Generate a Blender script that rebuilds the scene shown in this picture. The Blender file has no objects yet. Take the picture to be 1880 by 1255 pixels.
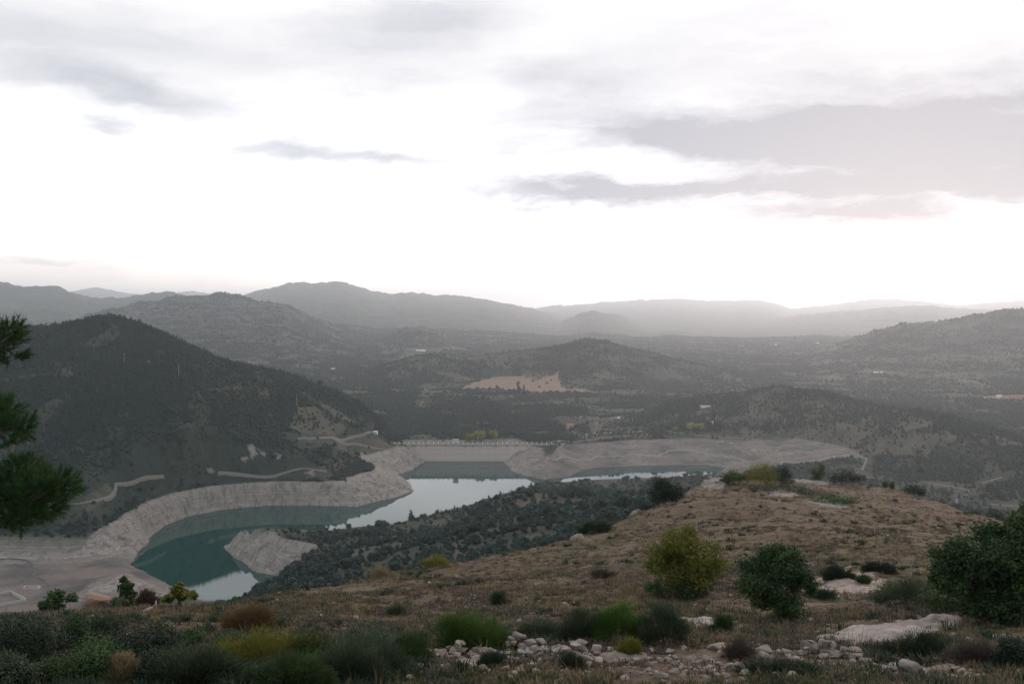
import bpy, bmesh, math, random
import numpy as np
from mathutils import Vector, Matrix

random.seed(11)
R = np.random.default_rng(11)
SC = bpy.context.scene
COL = SC.collection
# ------------------------------------------------------------------ camera
CAMZ = 257.0                     # reservoir surface is z = 0
F_PX = 1828.0
HORIZON = 560.0
TH = math.atan((627.5 - HORIZON) / F_PX)
cam_d = bpy.data.cameras.new("camera")
cam_d.sensor_width = 36.0
cam_d.lens = 36.0 * F_PX / 1880.0
cam_d.clip_start = 0.1
cam_d.clip_end = 60000.0
cam = bpy.data.objects.new("camera", cam_d)
cam.location = (0, 0, CAMZ)
cam.rotation_euler = (math.pi / 2 - TH, 0, 0)
COL.objects.link(cam)
SC.camera = cam

# ------------------------------------------------------------------ light, sky, exposure
SUN_EL, SUN_AZ = math.radians(8.0), math.radians(22.0)      # low, ahead and to the right, veiled
SKY_GAIN = 1.0
SC.view_settings.view_transform = 'Standard'
SC.view_settings.look = 'None'
SC.view_settings.gamma = 1.0
SC.view_settings.exposure = 0.22
SC.view_settings.use_curve_mapping = False
try:
    SC.render.engine = 'CYCLES'
    SC.cycles.use_denoising = True
    SC.cycles.volume_bounces = 1
    SC.cycles.max_bounces = 6
    SC.cycles.diffuse_bounces = 2
    SC.cycles.glossy_bounces = 2
    SC.cycles.transmission_bounces = 2
    SC.cycles.transparent_max_bounces = 8
except Exception:
    pass

sun_d = bpy.data.lights.new("sun", 'SUN')
sun_d.energy = 1.3
sun_d.angle = math.radians(14)
sun_d.color = (1.0, 0.81, 0.73)
sun = bpy.data.objects.new("sun", sun_d)
sd = Vector((math.sin(SUN_AZ) * math.cos(SUN_EL), math.cos(SUN_AZ) * math.cos(SUN_EL), math.sin(SUN_EL)))
sun.rotation_euler = (-sd).to_track_quat('-Z', 'Y').to_euler()
sun.location = (0, 0, 600)
COL.objects.link(sun)

world = bpy.data.worlds.new("World")
SC.world = world
world.use_nodes = True


class NT:
    """small node-tree writer"""

    def __init__(self, nt):
        self.nt = nt
        self.n = nt.nodes
        self.l = nt.links

    def node(self, t, **kw):
        nd = self.n.new(t)
        for k, v in kw.items():
            setattr(nd, k, v)
        return nd

    def put(self, sock, v):
        if isinstance(v, bpy.types.NodeSocket):
            self.l.new(v, sock)
        else:
            sock.default_value = v

    def math(self, op, a, b=0.0, c=0.0, clamp=False):
        nd = self.node('ShaderNodeMath', operation=op)
        nd.use_clamp = clamp
        self.put(nd.inputs[0], a)
        self.put(nd.inputs[1], b)
        self.put(nd.inputs[2], c)
        return nd.outputs[0]

    def mix(self, f, a, b, blend='MIX'):
        nd = self.node('ShaderNodeMix', data_type='RGBA', blend_type=blend)
        self.put(nd.inputs[0], f)
        for s, v in ((nd.inputs[6], a), (nd.inputs[7], b)):
            if isinstance(v, tuple) and len(v) == 3:
                v = (*v, 1)
            self.put(s, v)
        return nd.outputs[2]

    def ramp(self, v, lo, hi, a=0.0, b=1.0, smooth=True):
        nd = self.node('ShaderNodeMapRange')
        nd.interpolation_type = 'SMOOTHSTEP' if smooth else 'LINEAR'
        self.put(nd.inputs['Value'], v)
        for k, x in (('From Min', lo), ('From Max', hi), ('To Min', a), ('To Max', b)):
            self.put(nd.inputs[k], x)
        return nd.outputs['Result']

    def noise(self, vec, scale, detail=4.0, rough=0.55, dist=0.0):
        nd = self.node('ShaderNodeTexNoise')
        if vec is not None:
            self.put(nd.inputs['Vector'], vec)
        nd.inputs['Scale'].default_value = scale
        nd.inputs['Detail'].default_value = detail
        nd.inputs['Roughness'].default_value = rough
        nd.inputs['Distortion'].default_value = dist
        return nd.outputs['Fac']

    def xyz(self, x, y, z):
        nd = self.node('ShaderNodeCombineXYZ')
        for i, v in enumerate((x, y, z)):
            self.put(nd.inputs[i], v)
        return nd.outputs[0]


def build_world():
    t = NT(world.node_tree)
    bg = t.n['Background']
    sky = t.node('ShaderNodeTexSky', sky_type='NISHITA')
    sky.sun_disc = False
    sky.sun_elevation = SUN_EL
    sky.sun_rotation = SUN_AZ
    sky.air_density = 1.4
    sky.dust_density = 1.0
    nish = t.mix(1.0, sky.outputs[0], (0.06, 0.06, 0.06), 'MULTIPLY')
    tc = t.node('ShaderNodeTexCoord')
    sep = t.node('ShaderNodeSeparateXYZ')
    t.l.new(tc.outputs['Generated'], sep.inputs[0])
    x, y, z = sep.outputs
    az = t.math('ARCTAN2', x, y)
    el = t.math('ARCSINE', z)
    # veil of high thin cloud, brightest toward the setting sun, dim overhead and behind
    cosd = t.math('ADD', t.math('MULTIPLY', x, sd.x), t.math('MULTIPLY', y, sd.y))
    cosd = t.math('ADD', cosd, t.math('MULTIPLY', z, sd.z))
    toward = t.ramp(cosd, -0.3, 1.0, 0.0, 1.0, False)
    toward = t.math('POWER', toward, 2.2)
    high = t.ramp(el, 0.0, 1.2, 1.0, 0.0)
    lum = t.math('ADD', 0.90, t.math('MULTIPLY', toward, t.math('ADD', 0.03, t.math('MULTIPLY', high, 0.08))))
    glow = t.math('MULTIPLY', t.math('POWER', toward, 1.3), t.ramp(el, 0.24, 0.02, 0.0, 1.7))
    lum = t.math('ADD', lum, glow)
    lum = t.math('MULTIPLY', lum, t.ramp(el, -0.03, 0.10, 0.48, 1.0))
    horizon = t.ramp(el, -0.02, 0.16, 1.0, 0.0)
    tint = t.mix(horizon, (0.99, 0.975, 0.985), (1.0, 0.89, 0.81))
    tint = t.mix(t.ramp(cosd, 0.75, -0.3), tint, (0.80, 0.93, 1.0))
    # grey cloud banks; px -> azimuth/elevation of where they hang
    wv = t.xyz(t.math('MULTIPLY', az, 5.0), t.math('MULTIPLY', el, 16.0), 0.0)
    w1 = t.math('SUBTRACT', t.noise(wv, 1.3, 6.0, 0.6), 0.5)
    wv2 = t.xyz(t.math('MULTIPLY', az, 5.0), t.math('MULTIPLY', el, 16.0), 7.3)
    w2 = t.math('SUBTRACT', t.noise(wv2, 1.6, 6.0, 0.62), 0.5)
    azw = t.math('ADD', az, t.math('MULTIPLY', w1, 0.16))
    elw = t.math('ADD', el, t.math('MULTIPLY', w2, 0.055))
    BL = [  # px, py, half-width px, half-height px, weight, tilt
        (1360, 248, 360, 36, 0.95, 0.05), (1790, 235, 340, 78, 1.1, 0.0), (1840, 340, 230, 40, 0.5, 0.05),
        (1100, 355, 260, 28, 0.75, 0.02), (1560, 402, 230, 20, 0.7, 0.03), (1400, 350, 260, 26, 0.45, 0.0), (230, 172, 200, 28, 0.6, 0.13),
        (70, 60, 230, 55, 0.32, 0.0), (780, 40, 180, 60, 0.42, -0.2), (200, 232, 45, 12, 0.4, 0.0),
        (620, 285, 210, 11, 0.45, 0.02), (1240, 130, 330, 60, 0.28, 0.0), (1500, 310, 520, 70, 0.25, 0.0),
        (1270, 430, 90, 8, 0.45, 0.0), (1700, 130, 300, 50, 0.22, -0.1), (1760, 445, 120, 8, 0.3, 0.05),
        (450, 110, 300, 60, 0.16, 0.0), (1040, 180, 110, 40, 0.25, 0.0), (980, 280, 140, 12, 0.3, 0.0), (1450, 40, 420, 40, 0.14, 0.0), (60, 470, 60, 6, 0.2, 0.0),
    ]
    tot = None
    for px, py, sx, sy, wgt, tilt in BL:
        a0 = math.atan((px - 940) / F_PX)
        e0 = math.atan((HORIZON - py) / F_PX * math.cos(a0))
        da = t.math('SUBTRACT', azw, a0)
        de = t.math('SUBTRACT', t.math('SUBTRACT', elw, e0), t.math('MULTIPLY', da, -tilt))
        q = t.math('ADD', t.math('POWER', t.math('ABSOLUTE', t.math('DIVIDE', da, sx / F_PX)), 2.0),
                   t.math('POWER', t.math('ABSOLUTE', t.math('DIVIDE', de, sy / F_PX)), 2.0))
        g = t.math('MULTIPLY', t.math('EXPONENT', t.math('MULTIPLY', q, -1.0)), wgt)
        tot = g if tot is None else t.math('ADD', tot, g)
    # the rest of the sky carries the same kind of broken cloud
    infront = t.math('MULTIPLY', t.ramp(t.math('ABSOLUTE', az), 0.5, 0.75, 1.0, 0.0), t.ramp(el, 0.31, 0.45, 1.0, 0.0))
    cv = t.xyz(t.math('MULTIPLY', az, 2.2), t.math('MULTIPLY', el, 7.0), 3.1)
    gen = t.ramp(t.noise(cv, 1.1, 7.0, 0.6), 0.46, 0.7, 0.0, 0.9)
    gen = t.math('MULTIPLY', gen, t.math('SUBTRACT', 1.0, t.math('MULTIPLY', infront, 0.74)))
    tot = t.math('ADD', tot, gen)
    fine = t.noise(t.xyz(t.math('MULTIPLY', azw, 9.0), t.math('MULTIPLY', elw, 40.0), 1.7), 1.0, 6.0, 0.62)
    amt = t.math('MULTIPLY', tot, t.math('ADD', 0.25, t.math('MULTIPLY', fine, 1.7)))
    amt = t.ramp(amt, 0.0, 1.0, 0.0, 0.96, False)
    ccol = t.mix(toward, (0.90, 0.97, 1.09), (0.945, 0.975, 1.12))
    lum = t.math('MULTIPLY', t.math('POWER', lum, t.math('SUBTRACT', 1.0, amt)), t.math('POWER', 0.46, amt))
    veil = t.node('ShaderNodeVectorMath', operation='SCALE')
    t.put(veil.inputs[0], t.mix(amt, tint, ccol))
    t.put(veil.inputs['Scale'], lum)
    col = t.mix(0.95, nish, veil.outputs[0])
    t.l.new(col, bg.inputs[0])
    bg.inputs[1].default_value = SKY_GAIN


build_world()

# ------------------------------------------------------------------ helpers: noise, projection
def _h(ix, iy, s):
    n = (ix.astype(np.int64) * 374761393 + iy.astype(np.int64) * 668265263 + s * 1442695041) & 0xFFFFFFFF
    n = ((n ^ (n >> 13)) * 1274126177) & 0xFFFFFFFF
    n = n ^ (n >> 16)
    return (n & 0xFFFF).astype(np.float64) / 65535.0 * 2 * np.pi


def perlin(x, y, s=0):
    ix, iy = np.floor(x), np.floor(y)
    fx, fy = x - ix, y - iy
    u, v = fx * fx * fx * (fx * (fx * 6 - 15) + 10), fy * fy * fy * (fy * (fy * 6 - 15) + 10)

    def g(dx, dy):
        a = _h(ix + dx, iy + dy, s)
        return np.cos(a) * (fx - dx) + np.sin(a) * (fy - dy)
    a = g(0, 0) + u * (g(1, 0) - g(0, 0))
    b = g(0, 1) + u * (g(1, 1) - g(0, 1))
    return (a + v * (b - a)) * 1.4


def fbm(x, y, o=4, s=0, gain=0.5):
    t, a, f = 0.0, 1.0, 1.0
    for i in range(o):
        t = t + a * perlin(x * f, y * f, s + i * 17)
        a *= gain
        f *= 2.03
    return t


def ridged(x, y, o=4, s=0):
    t, a, f = 0.0, 1.0, 1.0
    for i in range(o):
        t = t + a * (1 - np.abs(perlin(x * f, y * f, s + i * 31)) * 2)
        a *= 0.5
        f *= 2.03
    return t / 1.9


def sstep(x, a, b):
    t = np.clip((x - a) / (b - a), 0, 1)
    return t * t * (3 - 2 * t)


CT, ST = math.cos(TH), math.sin(TH)


def pix(px, py, D):
    u, v = (px - 940) / F_PX, (627.5 - py) / F_PX
    dy = CT + v * ST
    return np.array([u / dy * D, D, CAMZ + (-ST + v * CT) / dy * D])


def ray(px, py):
    u, v = (px - 940) / F_PX, (627.5 - py) / F_PX
    dy = CT + v * ST
    return u / dy, (-ST + v * CT) / dy          # x per metre of depth, z per metre of depth


def project(x, y, z):
    zz = z - CAMZ
    f = y * CT - zz * ST
    up = y * ST + zz * CT
    return 940 + F_PX * x / f, 627.5 - F_PX * up / f


AD = np.linspace(-1.3, 1.3, 2601)


def dense(a, v, sig=4):
    o = np.argsort(a)
    d = np.interp(AD, np.array(a)[o], np.array(v)[o])
    if sig:
        k = np.exp(-0.5 * (np.arange(-3 * sig, 3 * sig + 1) / sig) ** 2)
        k /= k.sum()
        d = np.convolve(np.pad(d, 3 * sig, mode='edge'), k, 'valid')
    return d


class TPS:
    def __init__(self, P, sc, lam=1e-4):
        P = np.array(P, float)
        self.p = P[:, :2] / sc
        self.sc = sc
        n = len(P)
        K = self.k(np.linalg.norm(self.p[:, None] - self.p[None], axis=2)) + lam * np.eye(n)
        Q = np.c_[np.ones(n), self.p]
        A = np.block([[K, Q], [Q.T, np.zeros((3, 3))]])
        s = np.linalg.solve(A, np.r_[P[:, 2], 0, 0, 0])
        self.w, self.a = s[:n], s[n:]

    @staticmethod
    def k(r):
        return r * r * np.log(r + 1e-9)

    def __call__(self, x, y):
        X, Y = x / self.sc, y / self.sc
        z = self.a[0] + self.a[1] * X + self.a[2] * Y
        for (px, py), w in zip(self.p, self.w):
            r2 = (X - px) ** 2 + (Y - py) ** 2 + 1e-12
            z = z + w * 0.5 * r2 * np.log(r2)
        return z


class Slope:
    """a hillside through measured points that falls away beyond its skyline"""

    def __init__(self, skyline, face, sc, drop, soft, lam=1e-4, ends=None, sig=4):
        P = [pix(*p) for p in skyline + face]
        self.t = TPS(P, sc, lam)
        a = [ray(p[0], p[1])[0] for p in skyline]
        self.E = dense(a, [p[2] for p in skyline], sig)
        self.drop, self.soft, self.ends = drop, soft, ends

    def __call__(self, a, D):
        z = self.t(a * D, D)
        e = (D - np.interp(a, AD, self.E)) / self.soft
        z = z - self.drop * self.soft * np.logaddexp(0, e)
        if self.ends:
            lo, hi, s = self.ends
            z = z - s * D * (np.maximum(0, lo - a) + np.maximum(0, a - hi))
        return z


class Ridge:
    def __init__(self, pts, sf, sb, rnd, sig=5, end=0.4, base=None):
        self.base = base
        a = [ray(p[0], p[1])[0] for p in pts]
        P = np.array([pix(*p) for p in pts])
        self.D = dense(a, P[:, 1], sig)
        self.z = dense(a, P[:, 2], sig)
        self.lo, self.hi = min(a), max(a)
        self.sf, self.sb, self.r, self.end = sf, sb, rnd, end

    def __call__(self, a, D):
        Dr = np.interp(a, AD, self.D)
        z = np.interp(a, AD, self.z)
        d = D - Dr
        s = np.where(d < 0, self.sf, self.sb)
        zr = z
        z = z - s * (np.sqrt(d * d + self.r ** 2) - self.r)
        if self.base:                       # a long foot that reaches the valley floor at a given distance
            t = np.clip(-d / (Dr - self.base), 0, 1.2)
            foot = np.where(t < 1, (zr - 6) * np.maximum(1 - t, 0) ** 1.25 + 6, 6 - 200 * (t - 1))
            z = np.where(d < 0, np.minimum(foot, zr - 0.5 * self.sf * (np.sqrt(d * d + self.r ** 2) - self.r) * 0), z)
        over = (np.maximum(0, self.lo - a) + np.maximum(0, a - self.hi)) * D
        return z - self.end * (np.sqrt(over * over + 900) - 30)


# ------------------------------------------------------------------ the land beyond the foreground
LEFT = Slope(
    [(-400, 640, 1950), (-100, 606, 1930), (40, 592, 1900), (120, 584, 1870), (160, 573, 1850), (190, 570, 1840), (235, 573, 1830), (300, 600, 1800), (360, 623, 1780),
     (440, 648, 1760), (520, 668, 1750), (580, 690, 1740), (640, 712, 1730), (700, 770, 1690), (735, 806, 1660)],
    [(200, 662, 1540), (330, 684, 1520), (450, 707, 1540), (560, 747, 1560), (640, 792, 1580),
     (100, 640, 1640), (200, 800, 1280), (400, 800, 1380), (550, 820, 1410),
     (-200, 985, 985), (0, 985, 985), (150, 950, 1073), (300, 905, 1213), (400, 893, 1257), (500, 886, 1284), (600, 880, 1308),
     (640, 865, 1372), (650, 842, 1485), (690, 829, 1556)], 1000.0, 0.45, 60, ends=(-2, ray(735, 806)[0], 0.4))
RIGHT = Slope(
    [(1180, 742, 2500), (1240, 735, 2420), (1330, 716, 2300), (1430, 703, 2120), (1460, 697, 2040), (1500, 698, 2000), (1540, 706, 1950), (1570, 722, 1900), (1620, 727, 1850), (1700, 737, 1750),
     (1780, 752, 1650), (1880, 787, 1550), (2000, 800, 1500), (2300, 800, 1500)],
    [(1250, 806, 1680), (1300, 813, 1660), (1400, 817, 1640), (1500, 832, 1545), (1580, 852, 1425), (1650, 862, 1400), (1750, 892, 1265),
     (1880, 940, 1100), (2100, 990, 950), (1400, 760, 1850), (1500, 770, 1750), (1700, 800, 1500), (1850, 850, 1330)],
    1000.0, 0.4, 60, ends=(ray(1230, 735)[0], 2, 0.35))
SPUR = Slope(
    [(-300, 1160, 560), (0, 1160, 560), (200, 1160, 560), (320, 1140, 560), (400, 1088, 580), (470, 1048, 660), (545, 1004, 740),
     (590, 968, 800), (640, 951, 800), (700, 946, 770), (790, 937, 745), (840, 920, 750), (880, 900, 765), (950, 870, 800), (1080, 884, 820), (1180, 889, 800), (1290, 878, 850),
     (1400, 864, 900), (1600, 885, 900), (1900, 930, 900), (2300, 930, 900)],
    [(420, 1090, 470), (600, 1065, 450), (700, 1040, 420), (800, 1020, 420), (700, 990, 570), (850, 955, 600), (1000, 920, 600),
     (1000, 985, 380), (1150, 920, 450), (1150, 893, 650), (1300, 885, 600), (600, 1250, 200), (1100, 1150, 200), (200, 1250, 300),
     (0, 1250, 350), (1600, 1080, 200), (1700, 960, 600)], 500.0, 0.55, 25, lam=3e-4, sig=3)
RIDGES = [
    ("hill", Ridge([(20, 648, 1640), (100, 652, 1600), (200, 661, 1545), (330, 682, 1520), (450, 705, 1540), (560, 745, 1560), (640, 790, 1580)], 0.27, 0.5, 18)),
    ("hill", Ridge([(250, 700, 1450), (360, 735, 1430), (470, 775, 1430), (560, 815, 1440)], 0.3, 0.4, 15)),
    ("hill", Ridge([(395, 998, 1062), (412, 984, 1050), (430, 973, 1040), (450, 966, 1035), (500, 966, 1000), (560, 957, 950), (620, 950, 880)], 0.75, 0.8, 8, 3, 0.8)),
    ("hill", Ridge([(640, 700, 3500), (700, 668, 3500), (790, 648, 3550), (860, 655, 3600), (930, 648, 3600), (1000, 638, 3650), (1080, 621, 3650), (1150, 637, 3650),
           (1250, 660, 3550), (1350, 682, 3400), (1450, 702, 3200)], 0.22, 0.25, 120)),
    ("hill", Ridge([(100, 600, 7000), (230, 560, 7000), (310, 547, 7000), (365, 543, 7000), (400, 540, 7000), (440, 546, 7000), (480, 554, 7000), (520, 558, 7000), (560, 578, 7000), (640, 608, 7000),
           (700, 635, 7000), (740, 660, 7000)], 0.15, 0.3, 150, base=3500)),
    ("hill", Ridge([(-500, 530, 11000), (-200, 520, 11000), (0, 517, 11000), (60, 527, 11000), (100, 524, 11000), (125, 533, 11000), (160, 546, 11000), (200, 548, 11000), (260, 542, 11000), (310, 534, 11000), (350, 543, 11000),
           (440, 552, 11000), (520, 600, 11000)], 0.1, 0.3, 250, base=5600)),
    ("hill", Ridge([(100, 545, 27000), (150, 532, 27000), (175, 527, 27000), (240, 540, 27000), (300, 543, 27000), (345, 535, 27000), (390, 539, 27000), (430, 552, 27000), (500, 580, 27000)], 0.06, 0.3, 300)),
    ("hill", Ridge([(400, 562, 15000), (440, 545, 15000), (480, 531, 15000), (540, 518, 15000), (590, 519, 15000), (625, 517, 15000), (660, 527, 15000), (700, 540, 15000), (740, 537, 15000), (800, 541, 15000), (850, 545, 15000), (900, 550, 15000),
           (960, 564, 15000), (1020, 577, 15000), (1110, 590, 15000), (1180, 602, 15000), (1260, 625, 15000)], 0.055, 0.3, 300, base=5000)),
    ("hill", Ridge([(980, 610, 11500), (1030, 590, 11500), (1080, 570, 11500), (1110, 574, 11500), (1140, 580, 11500), (1210, 604, 11500), (1280, 635, 11500)], 0.055, 0.3, 150, base=5600)),
    ("hill", Ridge([(700, 625, 6200), (730, 606, 6200), (760, 598, 6200), (800, 608, 6200), (860, 632, 6200), (900, 655, 6200)], 0.15, 0.3, 100, base=4600)),
    ("hill", Ridge([(1080, 635, 8500), (1150, 620, 8500), (1230, 606, 8500), (1280, 611, 8500), (1330, 618, 8500), (1400, 616, 8500), (1470, 610, 8500), (1500, 605, 8500), (1540, 611, 8500), (1600, 620, 8500), (1680, 640, 8500)], 0.06, 0.25, 150, base=4500)),
    ("hill", Ridge([(1480, 650, 4900), (1560, 624, 4900), (1620, 603, 4900), (1650, 596, 4900), (1690, 597, 4900), (1740, 588, 4900), (1780, 579, 4900), (1830, 570, 4900), (1880, 567, 4900),
           (1960, 558, 4900), (2100, 550, 4900), (2400, 560, 4900)], 0.16, 0.3, 150, base=2900)),
    ("hill", Ridge([(1180, 620, 13500), (1250, 600, 13500), (1330, 590, 13500), (1420, 584, 13500), (1500, 576, 13500), (1560, 571, 13500), (1620, 565, 13500), (1690, 560, 13500), (1760, 567, 13500), (1820, 570, 13500),
           (1900, 575, 13500), (2200, 570, 13500)], 0.027, 0.3, 300, base=6400)),
    ("hill", Ridge([(960, 575, 22000), (1000, 562, 22000), (1060, 560, 22000), (1120, 554, 22000), (1200, 550, 22000), (1260, 549, 22000), (1300, 553, 22000), (1380, 551, 22000), (1410, 553, 22000), (1450, 567, 22000), (1530, 560, 22000),
           (1580, 550, 22000), (1640, 550, 22000), (1700, 554, 22000), (1760, 561, 22000), (1830, 555, 22000), (1880, 552, 22000), (2200, 552, 22000)], 0.016, 0.3, 400, base=9000)),
]

NA = 650
GA = np.linspace(-0.8, 0.8, NA)
GD = np.concatenate([np.exp(np.linspace(math.log(a_), math.log(b_), n_, endpoint=False)) for a_, b_, n_ in ((115.0, 880.0, 210), (880.0, 1340.0, 330), (1340.0, 1700.0, 150), (1700.0, 46000.0, 350))])
ND = len(GD)
GJ = np.arange(ND)
A2, D2 = np.meshgrid(GA, GD)                # rows: depth, columns: azimuth
X2 = A2 * D2

floor_z = 13 + 9 * fbm(X2 / 420, D2 / 420, 4, 5) + 4 * fbm(X2 / 90, D2 / 90, 2, 8) + sstep(D2, 2600, 5200) * 4 - sstep(D2, 6500, 10000) * 32
knoll = 14 * np.exp(-(((X2 - 215) / 110) ** 2 + ((D2 - 1960) / 130) ** 2)) + 16 * np.exp(-(((X2 - 20) / 90) ** 2 + ((D2 - 1790) / 60) ** 2)) * 0.3
floor_z = floor_z + knoll
LAYERS = [LEFT, RIGHT, SPUR] + [r for _, r in RIDGES]
TREE_H = [0.0, 3.0, 5.0, -7.0, -4.0, 0.5] + [3.0] * 20          # skylines were measured over the tree tops
Zs = np.stack([floor_z] + [L(A2, D2) - h for L, h in zip(LAYERS, TREE_H)])
owner = np.argmax(Zs, axis=0)
owner = np.where((owner == 4) | (owner == 5), 1, owner)        # spurs of the left hillside
K = 5.0
zm = Zs.max(axis=0)
Z2 = zm + K * np.log(np.exp((Zs - zm) / K).sum(axis=0))
del Zs
rise = np.clip((Z2 - 30) / 110, 0, 1)
wx, wy = X2 + 60 * fbm(X2 / 300, D2 / 300, 2, 70), D2 + 60 * fbm(X2 / 300, D2 / 300, 2, 71)
hscale = np.clip(D2 / 2000, 0.45, 3.0)
RIB = ridged(wx / 150, wy / 420, 3, 141)
RIB2 = ridged(wx / 260, wy / 330, 4, 40)
nearm = sstep(D2, 900, 1250)
Z2 = Z2 + nearm * (owner == 1) * np.clip((Z2 - 30) / 60, 0, 1) * 11 * (ridged(wx / 150, wy / 420, 3, 141) - 0.42)
Z2 = Z2 + nearm * rise * (hscale * 14 * (ridged(wx / 260, wy / 330, 4, 40) - 0.5) + hscale * 5 * fbm(X2 / 160, D2 / 160, 3, 44))
spurm = sstep(-D2, -1000, -850)
Z2 = Z2 + spurm * (5 * (ridged(X2 / 120, D2 / 120, 3, 90) - 0.75))
far = sstep(D2, 3500, 7000)
Z2 = Z2 + far * rise * np.clip(D2 / 9000, 1, 3) * (16 * (ridged(wx / 650, wy / 650, 5, 47) - 0.4))
Z2 = Z2 + sstep(D2, 2600, 5000) * 3.2 * fbm(X2 / 22, D2 / 60, 2, 48)

# reservoir: shoreline points (px, py, bank width in m)
SHORE = [(745, 839, 10), (940, 838, 14), (925, 848, 60), (935, 860, 60), (955, 872, 60), (1000, 880, 60), (1050, 874, 60), (1066, 863, 55), (1095, 858, 75), (1200, 854, 100), (1292, 853, 105),
         (1330, 858, 200), (1296, 895, 60), (1060, 910, 36), (950, 922, 30), (880, 950, 28), (700, 1000, 25), (590, 1012, 25), (500, 1010, 22), (450, 1005, 20), (425, 1001, 20), (409, 1004, 25), (430, 1022, 28), (470, 1050, 28),
         (560, 1070, 28), (520, 1110, 30), (420, 1135, 40), (375, 1120, 60), (335, 1083, 110), (275, 1053, 130), (240, 1036, 60), (262, 1005, 28), (280, 985, 24), (300, 965, 20), (345, 948, 18), (400, 936, 16),
         (500, 927, 14), (580, 928, 16), (650, 930, 40), (715, 916, 55), (757, 901, 50), (752, 885, 50), (722, 874, 50), (756, 862, 46), (780, 848, 30)]
SP = np.array([pix(px, py, -CAMZ / ray(px, py)[1])[:2] for px, py, _ in SHORE])
SW = np.array([s[2] for s in SHORE], float)


def poly_dist(x, y, P, W):
    inside = np.zeros(x.shape, bool)
    best = np.full(x.shape, 1e9)
    wid = np.zeros(x.shape)
    n = len(P)
    for i in range(n):
        (x0, y0), (x1, y1) = P[i], P[(i + 1) % n]
        c = ((y0 > y) != (y1 > y)) & (x < (x1 - x0) * (y - y0) / (y1 - y0 + 1e-12) + x0)
        inside ^= c
        dx, dy = x1 - x0, y1 - y0
        t = np.clip(((x - x0) * dx + (y - y0) * dy) / (dx * dx + dy * dy), 0, 1)
        d = np.hypot(x - x0 - t * dx, y - y0 - t * dy)
        m = d < best
        best = np.where(m, d, best)
        wid = np.where(m, W[i] + t * (W[(i + 1) % n] - W[i]), wid)
    return inside, best, wid


rows = (GD > 640) & (GD < 2300)
xr, dr = X2[rows], D2[rows]
wob = 5 * fbm(xr / 40, dr / 40, 3, 60)
ins, dist, wid = poly_dist(xr + 0.6 * wob, dr + 0.6 * 4 * fbm(xr / 35, dr / 35, 3, 61), SP, SW)
zh = Z2[rows]
FULL = 28.0
t = np.clip(dist / wid, 0, 1)
prof = t ** np.where((xr > 60) & (dr > 1450), 1.35, 0.85)
zt = np.maximum(zh, FULL + 0.8)
zb = prof * FULL
after = np.clip((dist - wid) / 45.0, 0, 1)
keep = np.maximum(zh, FULL + 0.8 - np.maximum(0, dist - wid - 60) * 0.12)
zo = np.where(dist < wid, zb, FULL + (keep - FULL) * sstep(after, 0, 1))
# mud flats at the shallow near end of the left arm
flat = sstep(-xr, 285, 340) * sstep(-dr, -1040, -950) * sstep(dr, 650, 700)
mp = pix(268, 1066, 905)
mound = 13 * np.exp(-(((xr - mp[0]) / 34) ** 2 + ((dr - mp[1] - 0.9 * (xr - mp[0])) / 42) ** 2)) * (0.8 + 0.5 * ridged(xr / 25, dr / 25, 3, 67))
bed = mound + 2.5 + 0.02 * np.maximum(0, -xr - 280) + 1.2 * fbm(xr / 60, dr / 60, 3, 62)
zo = np.where(dist > 4, zo * (1 - flat) + np.minimum(zo, bed) * flat, zo)
rough = sstep(t, 0.02, 0.2) * (1 - sstep(t, 0.55, 1.02)) * np.where(dist < wid * 1.3, 1, 0) * (1 - flat)
steep = 1 - sstep(wid, 25, 60)
zo = zo + rough * ((3 + 11 * steep) * (ridged(xr / 24 + 0.5 * fbm(xr / 50, dr / 50, 2, 66), dr / 50, 4, 63) - 0.55) + 2.6 * fbm(xr / 9, dr / 14, 3, 64))
near_dam = (xr > 15) & (xr < 95) & (dr > 1540) & (dr < 1636)
zo = np.where(near_dam, np.minimum(zo, 26.2 - (1636 - dr) * 0.12 + np.maximum(0, xr - 64) * 0.6), zo)
bench = np.clip(zo / 3.5, 0, 20)
bench = (np.floor(bench) + sstep(bench - np.floor(bench), 0.45, 0.95)) * 3.5
zo = np.where((dist < wid) & (zo > 0.5), zo * 0.5 + bench * 0.5, zo)
zr = np.where(ins, -0.6 - np.minimum(dist * 0.35, 24), np.maximum(zo, 0.15))
Z2[rows] = zr
# bare drawdown ground
bare = np.zeros_like(Z2)
mud = np.zeros_like(Z2)
bare[rows] = np.where(ins, 1, (1 - sstep(dist, wid * 0.97, wid * 1.03 + 3)))
bare[rows] = np.maximum(bare[rows], flat * sstep(-zr, -26, -20))
silt = sstep(xr, -10, 60) * sstep(dr, 1350, 1420) * np.clip(0.62 + 0.5 * fbm(xr / 60, dr / 25, 3, 68), 0, 1)
mud[rows] = np.maximum(flat * sstep(-zr, -9, -5), silt)
mesh_hide = SPUR(A2, D2) > Z2 - 6            # the scrub spur itself is never bare
bare = np.where(mesh_hide & (D2 < 900), 0, bare)
PX2, PY2 = project(X2, D2, Z2)


def zmid(a, D):
    """bilinear height of the land grid"""
    i = np.clip((np.asarray(a) - GA[0]) / (GA[1] - GA[0]), 0, NA - 1.001)
    j = np.clip(np.interp(D, GD, GJ), 0, ND - 1.001)
    i0, j0 = i.astype(int), j.astype(int)
    fi, fj = i - i0, j - j0
    return (Z2[j0, i0] * (1 - fi) * (1 - fj) + Z2[j0, i0 + 1] * fi * (1 - fj) + Z2[j0 + 1, i0] * (1 - fi) * fj + Z2[j0 + 1, i0 + 1] * fi * fj)


DS = np.exp(np.linspace(math.log(118), math.log(15000), 9000))


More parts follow.
